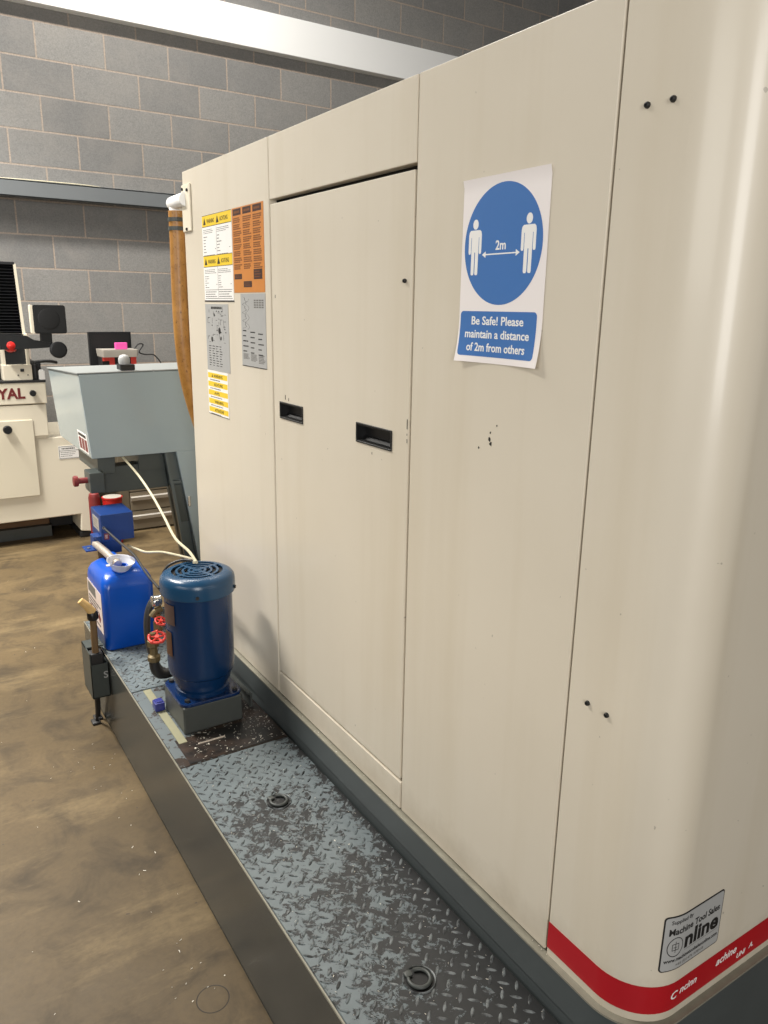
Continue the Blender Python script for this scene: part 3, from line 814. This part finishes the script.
b = B(); prof = [(.0975, .405), (.106, .405), (.1075, .409), (.1075, .437), (.1055, .449), (.099, .458), (.089, .4635), (.080, .4655)]
lathe(b, prof, (PX, PY, ZP), 64, capb=True, capt=False); lid = B()
fc = b
# ring grille: concentric rings with spokes over a dark hollow
rings = [(.0805, .0735), (.0620, .0550), (.0440, .0375), (.0270, .0200)]
for ro, ri in rings: lathe(fc, [(ri, .4620), (ri, .4660), (ro, .4655), (ro, .4620)], (PX, PY, ZP), 64, 0, capb=False, capt=False)
cyl(fc, (PX, PY, ZP+.4620), .0105, .004, seg=32)
for k in range(4):
    a = math.radians(20+90*k); R_ = Matrix.Rotation(a, 3, 'Z')
    box(fc, (PX+.008, PY-.0055, ZP+.4622), (PX+.076, PY+.0055, ZP+.4656), rot=R_, at=(PX, PY, ZP))
cover = link_mesh('fan_cover', fc, 'pumplid', pu, smooth=35)
b = B(); cyl(b, (PX, PY, ZP+.455), .0795, .002, seg=48); link_mesh('vent_hollow', b, 'cavity', cover)
b = B(); torus(b, (PX, PY, ZP+.404), .0985, .0025, seg=56, ms=8); link_mesh('seam_ring', b, 'rubber', pu, smooth=60)
for k in (-35, 60, 160, 250):
    a = math.radians(k); b = B(); cyl(b, (PX+.106*math.cos(a), PY+.106*math.sin(a), ZP+.418), .005, .006, (math.cos(a), math.sin(a), 0), 10); link_mesh('cover_screw', b, 'screw', cover)
def wrap_plate(name, a0, a1, z0, z1, r, mat, parent):
    bm = B(); n = 8; pts = [(PX+r*math.cos(math.radians(a0+(a1-a0)*i/n)), PY+r*math.sin(math.radians(a0+(a1-a0)*i/n))) for i in range(n+1)]
    plan_wall(bm, pts[::-1], ZP+z0, ZP+z1, -.0012 if False else .0012); return link_mesh(name, bm, mat, parent, smooth=40)
wrap_plate('nameplate', 178, 208, .325, .385, .0995, 'nameplate', pu)
wrap_plate('rusty_tag', 178, 198, .225, .300, .0995, 'rustplate', pu)
# discharge pipework with two red handwheels left of the motor
vp = thing('valve_pipework', (-.25, 2.3, ZP), 'black hose loop with brass valves and red handwheels left of the blue pump', 'pipework')
b = B(); tube(b, [(-0.2152, 2.3544, 0.5955), (-0.2320, 2.3544, 0.5869), (-0.2470, 2.3544, 0.5543), (-0.2540, 2.3544, 0.5055), (-0.2520, 2.3544, 0.4458), (-0.2420, 2.3544, 0.3950), (-0.2258, 2.3436, 0.3532), (-0.2009, 2.3327, 0.3369)], .0110, 14); link_mesh('hose_loop', b, 'hosegrey', vp, smooth=60)
b = B(); tube(b, [(-0.2521, 2.3002, 0.4133), (-0.2521, 2.3002, 0.3861), (-0.2434, 2.3002, 0.3612), (-0.2217, 2.3056, 0.3482), (-0.1761, 2.3110, 0.3482)], .0165, 14); link_mesh('pipe_bend', b, 'rubber', vp, smooth=60)
b = B(); cyl(b, (-0.1599, 2.3110, 0.3178), .017, .05, seg=18); link_mesh('riser', b, 'rubber', vp, smooth=40)
b = B(); lathe(b, [(.016, 0), (.021, .006), (.021, .02), (.013, .026), (.013, .05), (.019, .056), (.019, .074), (.01, .08), (.01, .10)], (-0.2521, 2.3002, 0.4024), 8); link_mesh('valve_body', b, 'brass', vp, smooth=30)
b = B(); lathe(b, [(.011, 0), (.015, .005), (.015, .035), (.010, .042), (.010, .062)], (-0.2271, 2.3219, 0.4946), 8); tube(b, [(-0.2467, 2.3219, 0.5489), (-0.2304, 2.3219, 0.5652), (-0.2109, 2.3219, 0.5706)], .01, 10); link_mesh('valve_body', b, 'brass', vp, smooth=30)
b = B(); lathe(b, [(.014, 0), (.0185, .002), (.0185, .030), (.014, .032)], (-0.2412, 2.3327, 0.5955), 18, 0, (1, 0, 0)); box(b, (-0.2347, 2.3078, 0.5869), (-0.2217, 2.3143, 0.6042)); link_mesh('hose_ferrule', b, 'chrome', vp, smooth=40)
def handwheel(c, r, ax):
    bm = B(); torus(bm, c, r, r*.17, ax, 28, 8); q = Vector((0, 0, 1)).rotation_difference(Vector(ax).normalized())
    for k in range(5):
        a = 2*math.pi*k/5; d = q @ Vector((math.cos(a), math.sin(a), 0)); tube(bm, [Vector(c), Vector(c)+d*r], r*.13, 6, smooth=False)
        bmesh.ops.create_uvsphere(bm, u_segments=8, v_segments=6, radius=r*.26, matrix=Matrix.Translation(Vector(c)+d*r))
    cyl(bm, Vector(c)-Vector(ax).normalized()*.006, r*.3, .012, ax, 12); return link_mesh('handwheel', bm, 'handred', vp, smooth=50)
handwheel((-0.2430, 2.2839, 0.4914), .0255, (-.1, -.35, 1)); handwheel((-0.2260, 2.2900, 0.5413), .0175, (.2, -.5, 1))

# ---------------------------------------------------------------- blue can, funnel
def rounded_loft(bm, levels, mi=0, seg=6):
    """levels: (z, x0, x1, y0, y1, r)"""
    rows = []
    for z, x0, x1, y0, y1, r in levels:
        row = []
        for cx, cy, a in ((x1-r, y1-r, 0), (x0+r, y1-r, 90), (x0+r, y0+r, 180), (x1-r, y0+r, 270)):
            for k in range(seg+1): t = math.radians(a+90*k/seg); row.append(bm.verts.new((cx+r*math.cos(t), cy+r*math.sin(t), z)))
        rows.append(row)
    n = len(rows[0])
    for A, C in zip(rows[:-1], rows[1:]):
        for i in range(n): bm.faces.new([A[i], A[(i+1) % n], C[(i+1) % n], C[i]]).material_index = mi
    bm.faces.new(rows[0][::-1]).material_index = mi; bm.faces.new(rows[-1]).material_index = mi
    return bm
jc = thing('jerrycan', (-.24, 2.76, ZP), 'blue plastic jerrycan with paper label standing on the far tank cover', 'jerrycan')
x0, x1, y0, y1, z = -.325, -.142, 2.645, 2.90, ZP+.0014
dz = -.034
b = B(); rounded_loft(b, [(z, x0+.006, x1-.006, y0+.006, y1-.006, .02), (z+.006, x0, x1, y0, y1, .026), (z+.262+dz, x0, x1, y0, y1, .026), (z+.285+dz, x0+.003, x1-.003, y0+.004, y1-.004, .030), (z+.303+dz, x0+.012, x1-.012, y0+.016, y1-.012, .034), (z+.315+dz, x0+.028, x1-.028, y0+.034, y1-.025, .034), (z+.319+dz, x0+.045, x1-.045, y0+.055, y1-.04, .03)])
link_mesh('can_body', b, 'can', jc, smooth=60)
b = B(); tube(b, [(-.236, 2.765, z+.274), (-.236, 2.775, z+.290), (-.236, 2.80, z+.296), (-.236, 2.85, z+.294), (-.236, 2.872, z+.27)], .013, 12); link_mesh('carry_handle', b, 'can', jc, smooth=60)
b = B(); lathe(b, [(.030, 0), (.030, .012), (.027, .014), (.027, .022), (.022, .022), (.022, .002)], (-.245, 2.700, z+.278), 28, capt=False); link_mesh('neck', b, 'can', jc, smooth=40)
F = Face((x0-.0003, 2.885, .368), (0, -1, 0), (0, 0, 1)); lb = B(); F.slab(lb, 0, 0, .215, .155, .0002, .0010, 0)
F.slab(lb, .01, .110, .13, .148, .001, .0012, 1); text_lines(F, lb, .012, .012, .20, .10, 7, .001, 2, (.5, 1), .5)
for k in range(3): F.poly(lb, [(.03+k*.06, .05), (.05+k*.06, .03), (.07+k*.06, .05), (.05+k*.06, .07)], .0012, .0014, 3)
o = link_mesh('can_label', lb, ['pinkwhite', 'greyink', 'ink', 'oldred'], jc); o['label'] = 'white label with grey block and small print'
b = B(); c = Vector((-.247, 2.700, .585)); ax = Vector((.10, -.18, 1))
prof = [(.010, -.055), (.012, -.02), (.018, .0), (.030, .020), (.044, .040), (.0465, .047), (.049, .048), (.049, .045), (.0462, .042), (.0315, .0185), (.0195, -.002), (.0135, -.02), (.0115, -.055)]
lathe(b, prof, c, 40, 0, ax, capb=False, capt=False); box(b, (-.300, 2.655, .627), (-.288, 2.672, .631), bevel=.001)
o = link_mesh('funnel', b, 'funnel', smooth=40); tag(o, 'small translucent white funnel in the neck of the blue jerrycan', 'funnel')

# ---------------------------------------------------------------- blue oil skimmer behind the can
sk = thing('oil_skimmer', (-.23, 2.96, .31), 'royal blue oil skimmer box on a post draining into the funnel', 'skimmer')
sy = 2.94
b = B(); box(b, (-.250, sy, .632), (-.126, sy+.16, .740), bevel=.004); hd = link_mesh('motor_box', b, 'skimblue', sk, smooth=35)
b = B(); F = Face((-.250, sy+.13, .668), (0, -1, 0), (0, 0, 1)); F.slab(b, 0, 0, .10, .05, .0002, .001, 0); text_lines(F, b, .01, .006, .09, .044, 4, .001, 1, (.5, 1), .4); link_mesh('rating_label', b, ['tooltray', 'greyink'], hd)
b = B(); F = FRONT(-.240, .642, sy); F.slab(b, 0, 0, .018, .024, .0002, .001, 0); text_lines(F, b, .003, .004, .015, .020, 3, .001, 1, (.7, 1), .5); link_mesh('warning_tag', b, ['oldred', 'pinkwhite'], hd)
b = B(); box(b, (-.250, sy+.01, .580), (-.175, sy+.13, .634), bevel=.003); box(b, (-.315, sy-.02, .608), (-.235, sy+.05, .614), bevel=.002); box(b, (-.28, sy+.0, .612), (-.250, sy+.06, .658), bevel=.003)
bk = link_mesh('bracket', b, 'skimblue', sk, smooth=35)
b = B(); cyl(b, (-.30, sy+.005, .614), .006, .004, seg=8); link_mesh('bolt', b, 'chrome', bk)
b = B(); box(b, (-.262, sy+.02, ZP+.001), (-.214, sy+.036, .60), bevel=.002); link_mesh('post', b, 'rustwood', sk)
b = B(); tube(b, [(-.272, sy+.01, .628), (-.262, 2.83, .625), (-.249, 2.712, .612)], .0145, 16, smooth=False); link_mesh('drain_tube', b, 'steel', sk, smooth=50)
b = B(); cyl(b, (-.240, sy, .690), .006, .006, (0, -1, 0), 12); link_mesh('cable_gland', b, 'chrome', hd, smooth=40)

# cables
b = B(); tube(b, [(-.107, 3.125, .925), (-.094, 2.95, .880), (-.093, 2.78, .836), (-.101, 2.62, .795), (-.125, 2.42, .769), (-.136, 2.25, .772), (-.160, 2.11, .781)], .0048, 10)
tag(link_mesh('power_cable', b, 'cable', smooth=60), 'beige cable drooping from the grey hood down to the pump fan cover', 'cable')
b = B(); tube(b, [(-.150, 2.96, .60), (-.142, 2.86, .612), (-.136, 2.75, .629), (-.122, 2.6, .669), (-.122, 2.42, .709), (-.130, 2.27, .743), (-.148, 2.165, .771), (-.166, 2.115, .780)], .0042, 10)
tag(link_mesh('signal_cable', b, 'cable', smooth=60), 'beige cable running level from behind the funnel to the pump top', 'cable')
b = B(); tube(b, [(-.240, 2.932, .690), (-.225, 2.78, .676), (-.213, 2.62, .667), (-.22, 2.45, .654), (-.226, 2.28, .654), (-.222, 2.18, .655), (-.20, 2.14, .645)], .0046, 10)
tag(link_mesh('black_cable', b, 'rubber', smooth=60), 'black cable sagging from the blue skimmer box to the blue motor', 'cable')
b = B(); tube(b, [(-.25, 2.17, .691), (-.246, 2.175, .731), (-.226, 2.175, .762), (-.190, 2.16, .778), (-.168, 2.13, .782)], .004, 8); 
tag(link_mesh('black_lead', b, 'rubber', smooth=60), 'short black lead looping over the back edge of the motor cover', 'cable')

# ---------------------------------------------------------------- chip conveyor
cv = thing('chip_conveyor', (.1, 3.4, 0), 'blue grey swarf conveyor with large sloping hood behind the machine', 'conveyor')
yf, yr = 3.1, 3.74
b = B()
prism(b, [(-.2535, yf, 1.258), (.5, yf, 1.268), (.5, yf, .928), (-.2285, yf, .928)], (0, yr-yf, 0))
for w in b.verts:
    if w.co.y > yr-.01 and w.co.z > 1.1: w.co.z -= .024
bevel_all(b, .005, 2, 30); hood = link_mesh('hood', b, 'hood', cv, smooth=35)
b = B(); prism(b, [(-.258, yf-.004, 1.2595), (.5, yf-.004, 1.2695), (.5, yf-.004, 1.2735), (-.258, yf-.004, 1.2635)], (0, yr-yf+.006, -.024)); link_mesh('lid', b, 'hoodtop', cv)
b = B(); F = Face((-.2292, 3.30, .935), (0, -1, 0), (-.07, 0, 1)); F.slab(b, .0, .005, .17, .085, .0006, .0014, 0)
for k in range(3): F.slab(b, .012+k*.052, .012, .055+k*.052, .06, .0014, .0016, 1)
F.slab(b, .012, .066, .15, .078, .0014, .0016, 2); o = link_mesh('hood_sticker', b, ['white', 'oldred', 'ink'], cv); o['label'] = 'small white sticker with red blocks'
b = B(); box(b, (-.092, yf+.01, 1.268), (-.035, yf+.07, 1.290), bevel=.003); sw = link_mesh('limit_switch', b, 'blackpl', cv)
b = B(); lathe(b, [(.020, 0), (.022, .01), (.022, .022), (.016, .034), (.004, .038)], (-.066, yf+.05, 1.289), 20); link_mesh('switch_dome', b, 'ltgrey', sw, smooth=50)
b = B(); cyl(b, (.037, yf+.01, 1.262), .006, .005, seg=12); link_mesh('lid_screw', b, 'chrome', cv)
# frame under the hood
b = B(); box(b, (-.186, yf+.06, .772), (.16, yf+.14, .880), bevel=.003); box(b, (-.20, yf+.04, .855), (-.132, yf+.40, .93), bevel=.002); box(b, (-.036, yf+.05, .855), (.14, yf+.3, .93)); link_mesh('cross_beam', b, 'dgrey', cv)
b = B(); box(b, (-.243, yf, .790), (-.187, yf+.10, .872), bevel=.004); cb_ = link_mesh('control_box', b, 'dgrey', cv, smooth=35)
b = B(); lathe(b, [(.012, 0), (.012, .034), (.021, .036), (.022, .042), (.022, .05), (.019, .053)], (-.243, yf+.05, .836), 20, 0, (-1, 0, 0)); o = link_mesh('stop_button', b, 'oldred', cb_, smooth=40); o['label'] = 'faded red push button'
# rising trough: left flange, web, ribs and lighter cheek plate
def sl(z): return .062+(.93-z)*.135
b = B()
prism(b, [(sl(.93), yf+.028, .93), (sl(.93)+.30, yf+.028, .93), (sl(0.02)+.30, yf+.028, .02), (sl(.02), yf+.028, .02)], (0, .06, 0))
link_mesh('trough', b, 'chute', cv)
b = B()
prism(b, [(sl(.93), yf+.01, .93), (sl(.93)+.012, yf+.01, .93), (sl(.02)+.012, yf+.01, .02), (sl(.02), yf+.01, .02)], (0, .05, 0))
prism(b, [(sl(.93)+.050, yf+.01, .93), (sl(.93)+.060, yf+.01, .93), (sl(.02)+.060, yf+.01, .02), (sl(.02)+.050, yf+.01, .02)], (0, .05, 0))
box(b, (sl(.80), yf+.012, .795), (sl(.80)+.06, yf+.05, .803))
link_mesh('trough_flange', b, 'chute', cv)
b = B(); prism(b, [(sl(.93)+.016, yf+.018, .785), (sl(.93)+.06, yf+.018, .785), (sl(.60)+.046, yf+.018, .62), (sl(.60)+.012, yf+.018, .62)], (0, .02, 0)); link_mesh('trough_cover', b, 'dgrey', cv)
b = B(); prism(b, [(sl(.93)+.046, yf, .93), (sl(.93)+.30, yf, .93), (sl(.02)+.36, yf, .02), (sl(.02)+.064, yf, .02)], (0, .014, 0)); bevel_all(b, .002, 1, 30); chk = link_mesh('cheek_plate', b, 'hood', cv)
b = B(); box(b, (sl(.7)+.052, yf-.006, .690), (sl(.7)+.064, yf+.012, .735), bevel=.002); link_mesh('latch', b, 'chrome', cv)

# ---------------------------------------------------------------- white milling machine by the back wall
ml = thing('milling_machine', (-.4, 5.6, 0), 'cream white milling machine with black bellows at the back wall', 'machine')
b = B(); rx = .195
prism(b, [(-1.3, 5.2, .165), (.103, 5.2, .165), (.095, 5.2, .05), (rx-.01, 5.2, .036), (rx, 5.2, .69), (-1.3, 5.2, .69)], (0, .7, 0)); bevel_all(b, .008, 2, 30); mb = link_mesh('machine_base', b, 'mill', ml, smooth=35)
b = B(); box(b, (.09, 5.22, 0), (rx-.005, 5.9, .038), bevel=.005); link_mesh('foot_pad', b, 'rubber', mb)
b = B(); box(b, (-1.3, 5.22, 0), (-1.2, 5.9, .165)); link_mesh('foot_pad', b, 'rubber', mb)
b = B(); box(b, (-1.29, 5.45, .04), (.09, 5.86, .17)); link_mesh('void_shade_block', b, 'cavity', mb)  # black block standing in for the shade in the void below the base
b = B(); box(b, (-1.3, 5.185, .705), (-.048, 5.9, .905), bevel=.006); box(b, (-1.3, 5.195, .69), (-.055, 5.9, .71)); link_mesh('body', b, 'mill', ml, smooth=35)
b = B(); box(b, (-1.3, 5.18, .910), (-.040, 5.9, 1.042), bevel=.006); ap = link_mesh('apron', b, 'mill', ml, smooth=35)
b = B(); F = FRONT(0, 0, 5.18); F.text(b, 'YAL', -.314, .948, .088, .0003, 0, .035, width=.156, depth=.002); o = link_mesh('lettering', b, 'maroon', ap)
def knob(parent, x, y, z, r, mat='blackpl'):
    bm = B(); lathe(bm, [(r*.5, 0), (r*.5, .012), (r, .014), (r, .030), (r*.85, .036)], (x, y, z), 20, 0, (0, -1, 0)); return link_mesh('knob', bm, mat, parent, smooth=40)
knob(ap, -.122, 5.18, .978, .019)
b = B(); box(b, (-1.0, 5.178, .328), (-.135, 5.186, .812), bevel=.003)
box(b, (-.139, 5.19, .330), (-.135, 5.199, .70)); md = link_mesh('door', b, 'milldoor', ml, smooth=35); knob(md, -.286, 5.178, .762, .026)
b = B(); F = FRONT(.0, .545, 5.2); F.slab(b, 0, 0, .128, .085, .0003, .002, 0)
for (u0, v0, u1, v1) in ((.003, .003, .125, .006), (.003, .052, .125, .055), (.003, .079, .125, .082), (.003, .003, .006, .082), (.122, .003, .125, .082)): F.slab(b, u0, v0, u1, v1, .002, .0024, 1)
text_lines(F, b, .012, .012, .115, .048, 3, .002, 1, (.5, .9), .3); text_lines(F, b, .02, .058, .11, .076, 1, .002, 1, (.7, .9), .5)
o = link_mesh('notice_label', b, ['white', 'greyink'], mb); o['label'] = 'white notice with thin grey frame and small print'
b = B(); box(b, (-1.3, 5.175, 1.042), (-.038, 5.9, 1.056), bevel=.003); link_mesh('table_edge', b, 'rubber', ml)
b = B(); box(b, (-.272, 5.19, 1.056), (-.108, 5.6, 1.15), bevel=.005); cb2 = link_mesh('column_block', b, 'mill', ml, smooth=35)
b = B(); box(b, (-.175, 5.183, 1.108), (-.155, 5.192, 1.126), bevel=.002); link_mesh('latch', b, 'screw', cb2)
for x in (-.19, -.135):
    b = B(); cyl(b, (x, 5.19, 1.088), .004, .004, (0, -1, 0), 8); link_mesh('cap_screw', b, 'screw', cb2)
b = B(); box(b, (-.60, 5.3, 1.15), (-.118, 5.85, 1.33), bevel=.004); link_mesh('saddle', b, 'blackpl', ml)
b = B(); box(b, (-.268, 5.2, 1.15), (-.250, 5.3, 1.33)); box(b, (-.130, 5.2, 1.15), (-.114, 5.34, 1.335), bevel=.002); box(b, (-.25, 5.24, 1.15), (-.13, 5.32, 1.33), mi=1); link_mesh('slide', b, ['mill', 'blackpl'], ml)
b = B(); nf = 22
for k in range(nf):
    z0 = 1.335+k*(1.735-1.335)/nf; h_ = (1.735-1.335)/nf
    prism(b, [(-.62, 5.24, z0), (-.134-.014*k/nf, 5.24, z0), (-.134-.014*k/nf, 5.265, z0+h_*.5), (-.134-.014*k/nf, 5.24, z0+h_), (-.62, 5.24, z0+h_), (-.62, 5.265, z0+h_*.5)][:3]+[(-.134-.014*k/nf, 5.24, z0+h_), (-.62, 5.24, z0+h_)], (0, .06, 0)) if False else None
    ridge = [(5.262, z0), (5.238, z0+h_*.5), (5.262, z0+h_)]
    xr = -.134-.014*k/nf
    prism(b, [(-.62, y, z) for y, z in ridge]+[(-.62, 5.34, z0+h_), (-.62, 5.34, z0)], (xr+.62, 0, 0))
box(b, (-.63, 5.235, 1.735), (-.140, 5.36, 1.752), bevel=.002); link_mesh('bellows', b, 'bellow', ml)
b = B(); prism(b, [(-.135, 5.235, 1.33), (-.118, 5.235, 1.33), (-.134, 5.235, 1.742), (-.148, 5.235, 1.742)], (0, .14, 0)); link_mesh('bellows_rail', b, 'mill', ml)
b = B(); cyl(b, (-.222, 5.19, 1.268), .0, .0, (0, -1, 0)) if False else None
lathe(b, [(.012, 0), (.012, .03), (.026, .034), (.038, .048), (.041, .062), (.036, .080), (.022, .092), (.004, .096)], (-.221, 5.21, 1.268), 24, 0, (0, -1, 0)); o = link_mesh('ball_knob', b, 'redball', ml, smooth=60); o['label'] = 'bright red ball knob'
b = B(); F = FRONT(0, 0, 5.12)
prism(b, [F.p(-.28, 1.245), F.p(-.13, 1.248), F.p(.0, 1.255), F.p(.03, 1.262), F.p(.0, 1.285), F.p(-.09, 1.300), F.p(-.13, 1.325), F.p(-.28, 1.335)], (0, .06, 0)); box(b, (-.05, 5.13, 1.28), (.015, 5.17, 1.34), bevel=.004); bevel_all(b, .004, 1, 35) if False else None
arm = link_mesh('pendant_arm', b, 'blackpl', ml)
b = B(); lathe(b, [(.018, 0), (.018, .03), (.046, .032), (.050, .036), (.050, .052), (.040, .058)], (.040, 5.15, 1.241), 28, 0, (0, -1, 0)); link_mesh('arm_knob', b, 'blackpl', arm, smooth=40)
b = B(); F = FRONT(0, 0, 5.10); F.slab(b, -.086, 1.338, .098, 1.506, -.06, .0, 0, .014); F.slab(b, -.078, 1.346, .09, 1.498, .0, .003, 0, .012)
F.slab(b, -.100, 1.338, -.084, 1.506, -.06, -.004, 1, .006)
pn = link_mesh('pendant', b, ['blackpl', 'mill'], ml)
b = B(); lathe(b, [(.062, 0), (.062, .002), (.056, .0035), (.01, .004)], (.0, 5.097, 1.425), 32, 0, (0, -1, 0)); link_mesh('pendant_dial', b, 'cavity', pn, smooth=40)
b = B(); box(b, (-.105, 5.26, 1.056), (-.045, 5.7, 1.155), bevel=.006); box(b, (-.42, 5.3, 1.056), (-.275, 5.7, 1.14), bevel=.006); link_mesh('vice', b, 'blackpl', ml)
b = B(); tube(b, [(-.11, 5.3, 1.150), (-.04, 5.28, 1.162), (.02, 5.3, 1.160), (.06, 5.33, 1.150)], .010, 10); link_mesh('coolant_line', b, 'rubber', ml, smooth=60)
o = B(); lathe(o, [(.019, 0), (.021, .004), (.021, .075), (.012, .09), (.009, .092), (.009, .105)], (-.085, 5.237, 1.056), 18); tag(link_mesh('oil_bottle', o, 'rubber', smooth=40), 'small dark bottle standing on the milling machine table edge', 'bottle')
o = B(); box(o, (-.072, 5.180, 1.056), (-.038, 5.214, 1.112), bevel=.004); box(o, (-.066, 5.186, 1.112), (-.044, 5.208, 1.118), bevel=.002); tag(link_mesh('small_carton', o, 'white', smooth=40), 'small white carton at the right end of the mill table', 'carton')
o = B(); box(o, (-1.1, 5.40, .075), (-.065, 5.44, .150), bevel=.004); tag(link_mesh('timber_plank', o, 'darkwood'), 'brown timber plank lying under the cream milling machine', 'plank')
o = B(); box(o, (-1.1, 5.36, 0), (-.06, 5.44, .004)); box(o, (-1.1, 5.36, .0), (-.06, 5.366, .070), bevel=.002); box(o, (-1.1, 5.36, .066), (-.06, 5.44, .0745), bevel=.002)
tag(link_mesh('steel_channel', o, 'boxgrey'), 'grey steel channel on the floor beneath the brown timber plank', 'channel')

# ---------------------------------------------------------------- drawer cabinet with things on it
dc = thing('drawer_cabinet', (.85, 5.5, 0), 'taupe drawer cabinet with aluminium drawer edges seen below the conveyor hood', 'cabinet')
b = B(); box(b, (.370, 5.215, 0), (1.35, 5.95, .93), bevel=.003); box(b, (.365, 5.20, 0), (.425, 5.22, .93), bevel=.002); link_mesh('carcass', b, 'cabside', dc)
for k in range(6):
    z0 = .012+k*.134; b = B(); box(b, (.430, 5.195, z0), (1.30, 5.215, z0+.126), bevel=.002); d_ = link_mesh('drawer', b, 'drawer', dc)
    b = B(); z1 = z0+.084
    prism(b, [(.432, 5.195, z1-.016), (.432, 5.182, z1-.012), (.432, 5.178, z1+.010), (.432, 5.195, z1+.016)], (.86, 0, 0)); cyl(b, (.485, 5.182, z1), .005, .003, (0, -1, 0), 10, 0); link_mesh('pull_edge', b, 'alu', d_)
b = B(); box(b, (.355, 5.19, .93), (1.37, 5.97, .965), bevel=.004); link_mesh('worktop', b, 'tooltray', dc)
mo = thing('monitor', (.49, 5.8, .965), 'black flat monitor standing at the block wall', 'monitor')
b = B(); box(b, (.348, 5.70, 1.06), (.640, 5.735, 1.328), bevel=.004); sc_ = link_mesh('screen_housing', b, 'blackpl', mo)
b = B(); box(b, (.362, 5.698, 1.075), (.626, 5.701, 1.314)); link_mesh('screen', b, 'cavity', sc_)
b = B(); box(b, (.47, 5.735, .98), (.52, 5.76, 1.15), bevel=.004); box(b, (.40, 5.66, .965), (.59, 5.84, .978), bevel=.004); link_mesh('stand', b, 'blackpl', mo)
b = B(); box(b, (.385, 5.50, .965), (.61, 5.63, 1.165), bevel=.004, seg=1, mi=1)
box(b, (.43, 5.494, .965), (.465, 5.5, 1.165), mi=0); box(b, (.575, 5.494, .965), (.612, 5.5, 1.19), mi=0); box(b, (.385, 5.497, 1.14), (.43, 5.5, 1.165), mi=0)
tag(link_mesh('parts_rack', b, ['handred', 'blackpl']), 'red and black rack in front of the black monitor', 'rack')
b = B(); rounded_loft(b, [(1.166, .385, .618, 5.47, 5.65, .01), (1.20, .380, .622, 5.465, 5.655, .012), (1.216, .380, .622, 5.465, 5.655, .012)]); tag(link_mesh('grey_tray', b, 'tooltray', smooth=40), 'stone grey tray resting on the red and black rack', 'tray')
b = B(); box(b, (.478, 5.49, 1.217), (.556, 5.53, 1.262), bevel=.003); tag(link_mesh('sticky_note_block', b, 'pink'), 'bright pink block of notes on the grey tray', 'note block')
b = B(); tube(b, [(.62, 5.6, 1.20), (.66, 5.6, 1.245), (.70, 5.62, 1.24), (.67, 5.62, 1.19), (.72, 5.65, 1.17), (.80, 5.7, 1.16), (.86, 5.72, 1.08), (.88, 5.75, .97)], .0045, 8); tag(link_mesh('computer_lead', b, 'rubber', smooth=60), 'thin dark leads curling out right of the black monitor', 'cable')
# red bucket
bu = thing('fire_bucket', (.26, 5.0, 0), 'small red metal bucket on the floor beside the taupe drawers', 'bucket')
b = B(); lathe(b, [(.048, 0), (.05, .004), (.062, .30), (.0655, .302), (.0655, .31), (.059, .31), (.047, .012)], (.265, 5.0, 0), 32, capt=False); link_mesh('bucket_body', b, 'redpaint', bu, smooth=40)
b = B(); lathe(b, [(.0, .306), (.058, .306), (.058, .312), (.0, .314)], (.265, 5.0, 0), 32, capb=False, capt=False); link_mesh('contents', b, 'tooltray', bu, smooth=40)
b = B(); lathe(b, [(.034, 0), (.036, .004), (.036, .31), (.030, .335), (.014, .345), (.012, .37)], (.160, 5.03, 0), 24); tag(link_mesh('red_canister', b, 'oldred', smooth=40), 'slim dark red canister left of the small red bucket', 'canister')

# ---------------------------------------------------------------- swarf
def chips(bm, x, y, z, s):
    a = random.uniform(0, 6.28); L = s*random.uniform(.6, 1.6); w = s*random.uniform(.2, .45)
    c, q = math.cos(a), math.sin(a); lift = random.uniform(.0002, .4*s)
    P = [(-L, -w, 0), (L, -w*.6, lift), (L*.8, w, lift*.7), (-L*.7, w*.8, 0)]
    v0 = [bm.verts.new((x+c*u-q*v, y+q*u+c*v, z+.0003+h)) for u, v, h in P]; v1 = [bm.verts.new(v.co+Vector((0, 0, .0006))) for v in v0]
    bm.faces.new(v0[::-1]); bm.faces.new(v1)
    for i in range(4): bm.faces.new([v0[i], v0[(i+1) % 4], v1[(i+1) % 4], v1[i]])
b = B()
for k in range(120): chips(b, random.uniform(-2.2, -.36), random.uniform(.9, 4.8), 0, random.choice((.0014, .0018, .002, .0025, .0035)))
for k in range(30): chips(b, random.gauss(-.42, .05), random.uniform(1.2, 2.6), 0, random.choice((.0014, .002, .003)))
tag(link_mesh('floor_swarf', b, 'swarf'), 'scattered bright metal chips on the concrete floor', 'metal chips', kind='stuff')
b = B()
for k in range(170):
    x, y = random.uniform(-.28, -.02), random.uniform(1.825, 1.965)
    chips(b, x, y, ZP+.0006, random.choice((.0008, .001, .0014, .0018, .0025, .0038)))
for k in range(150): chips(b, random.uniform(-.078, -.02), random.uniform(1.9, 2.29), ZP+.0006, random.choice((.0007, .001, .0015, .002)))
for k in range(170): chips(b, random.uniform(-.32, -.02), random.uniform(.7, 1.8), ZP+.0001, random.choice((.0010, .0012, .0016, .002)))
for k in range(40): chips(b, random.uniform(-.012, .0), random.uniform(.75, 2.5), .4086, random.choice((.001, .0015, .002)))
tag(link_mesh('tank_swarf', b, 'swarf'), 'fine bright swarf scattered over the tank covers and pump bay', 'metal chips', kind='stuff')
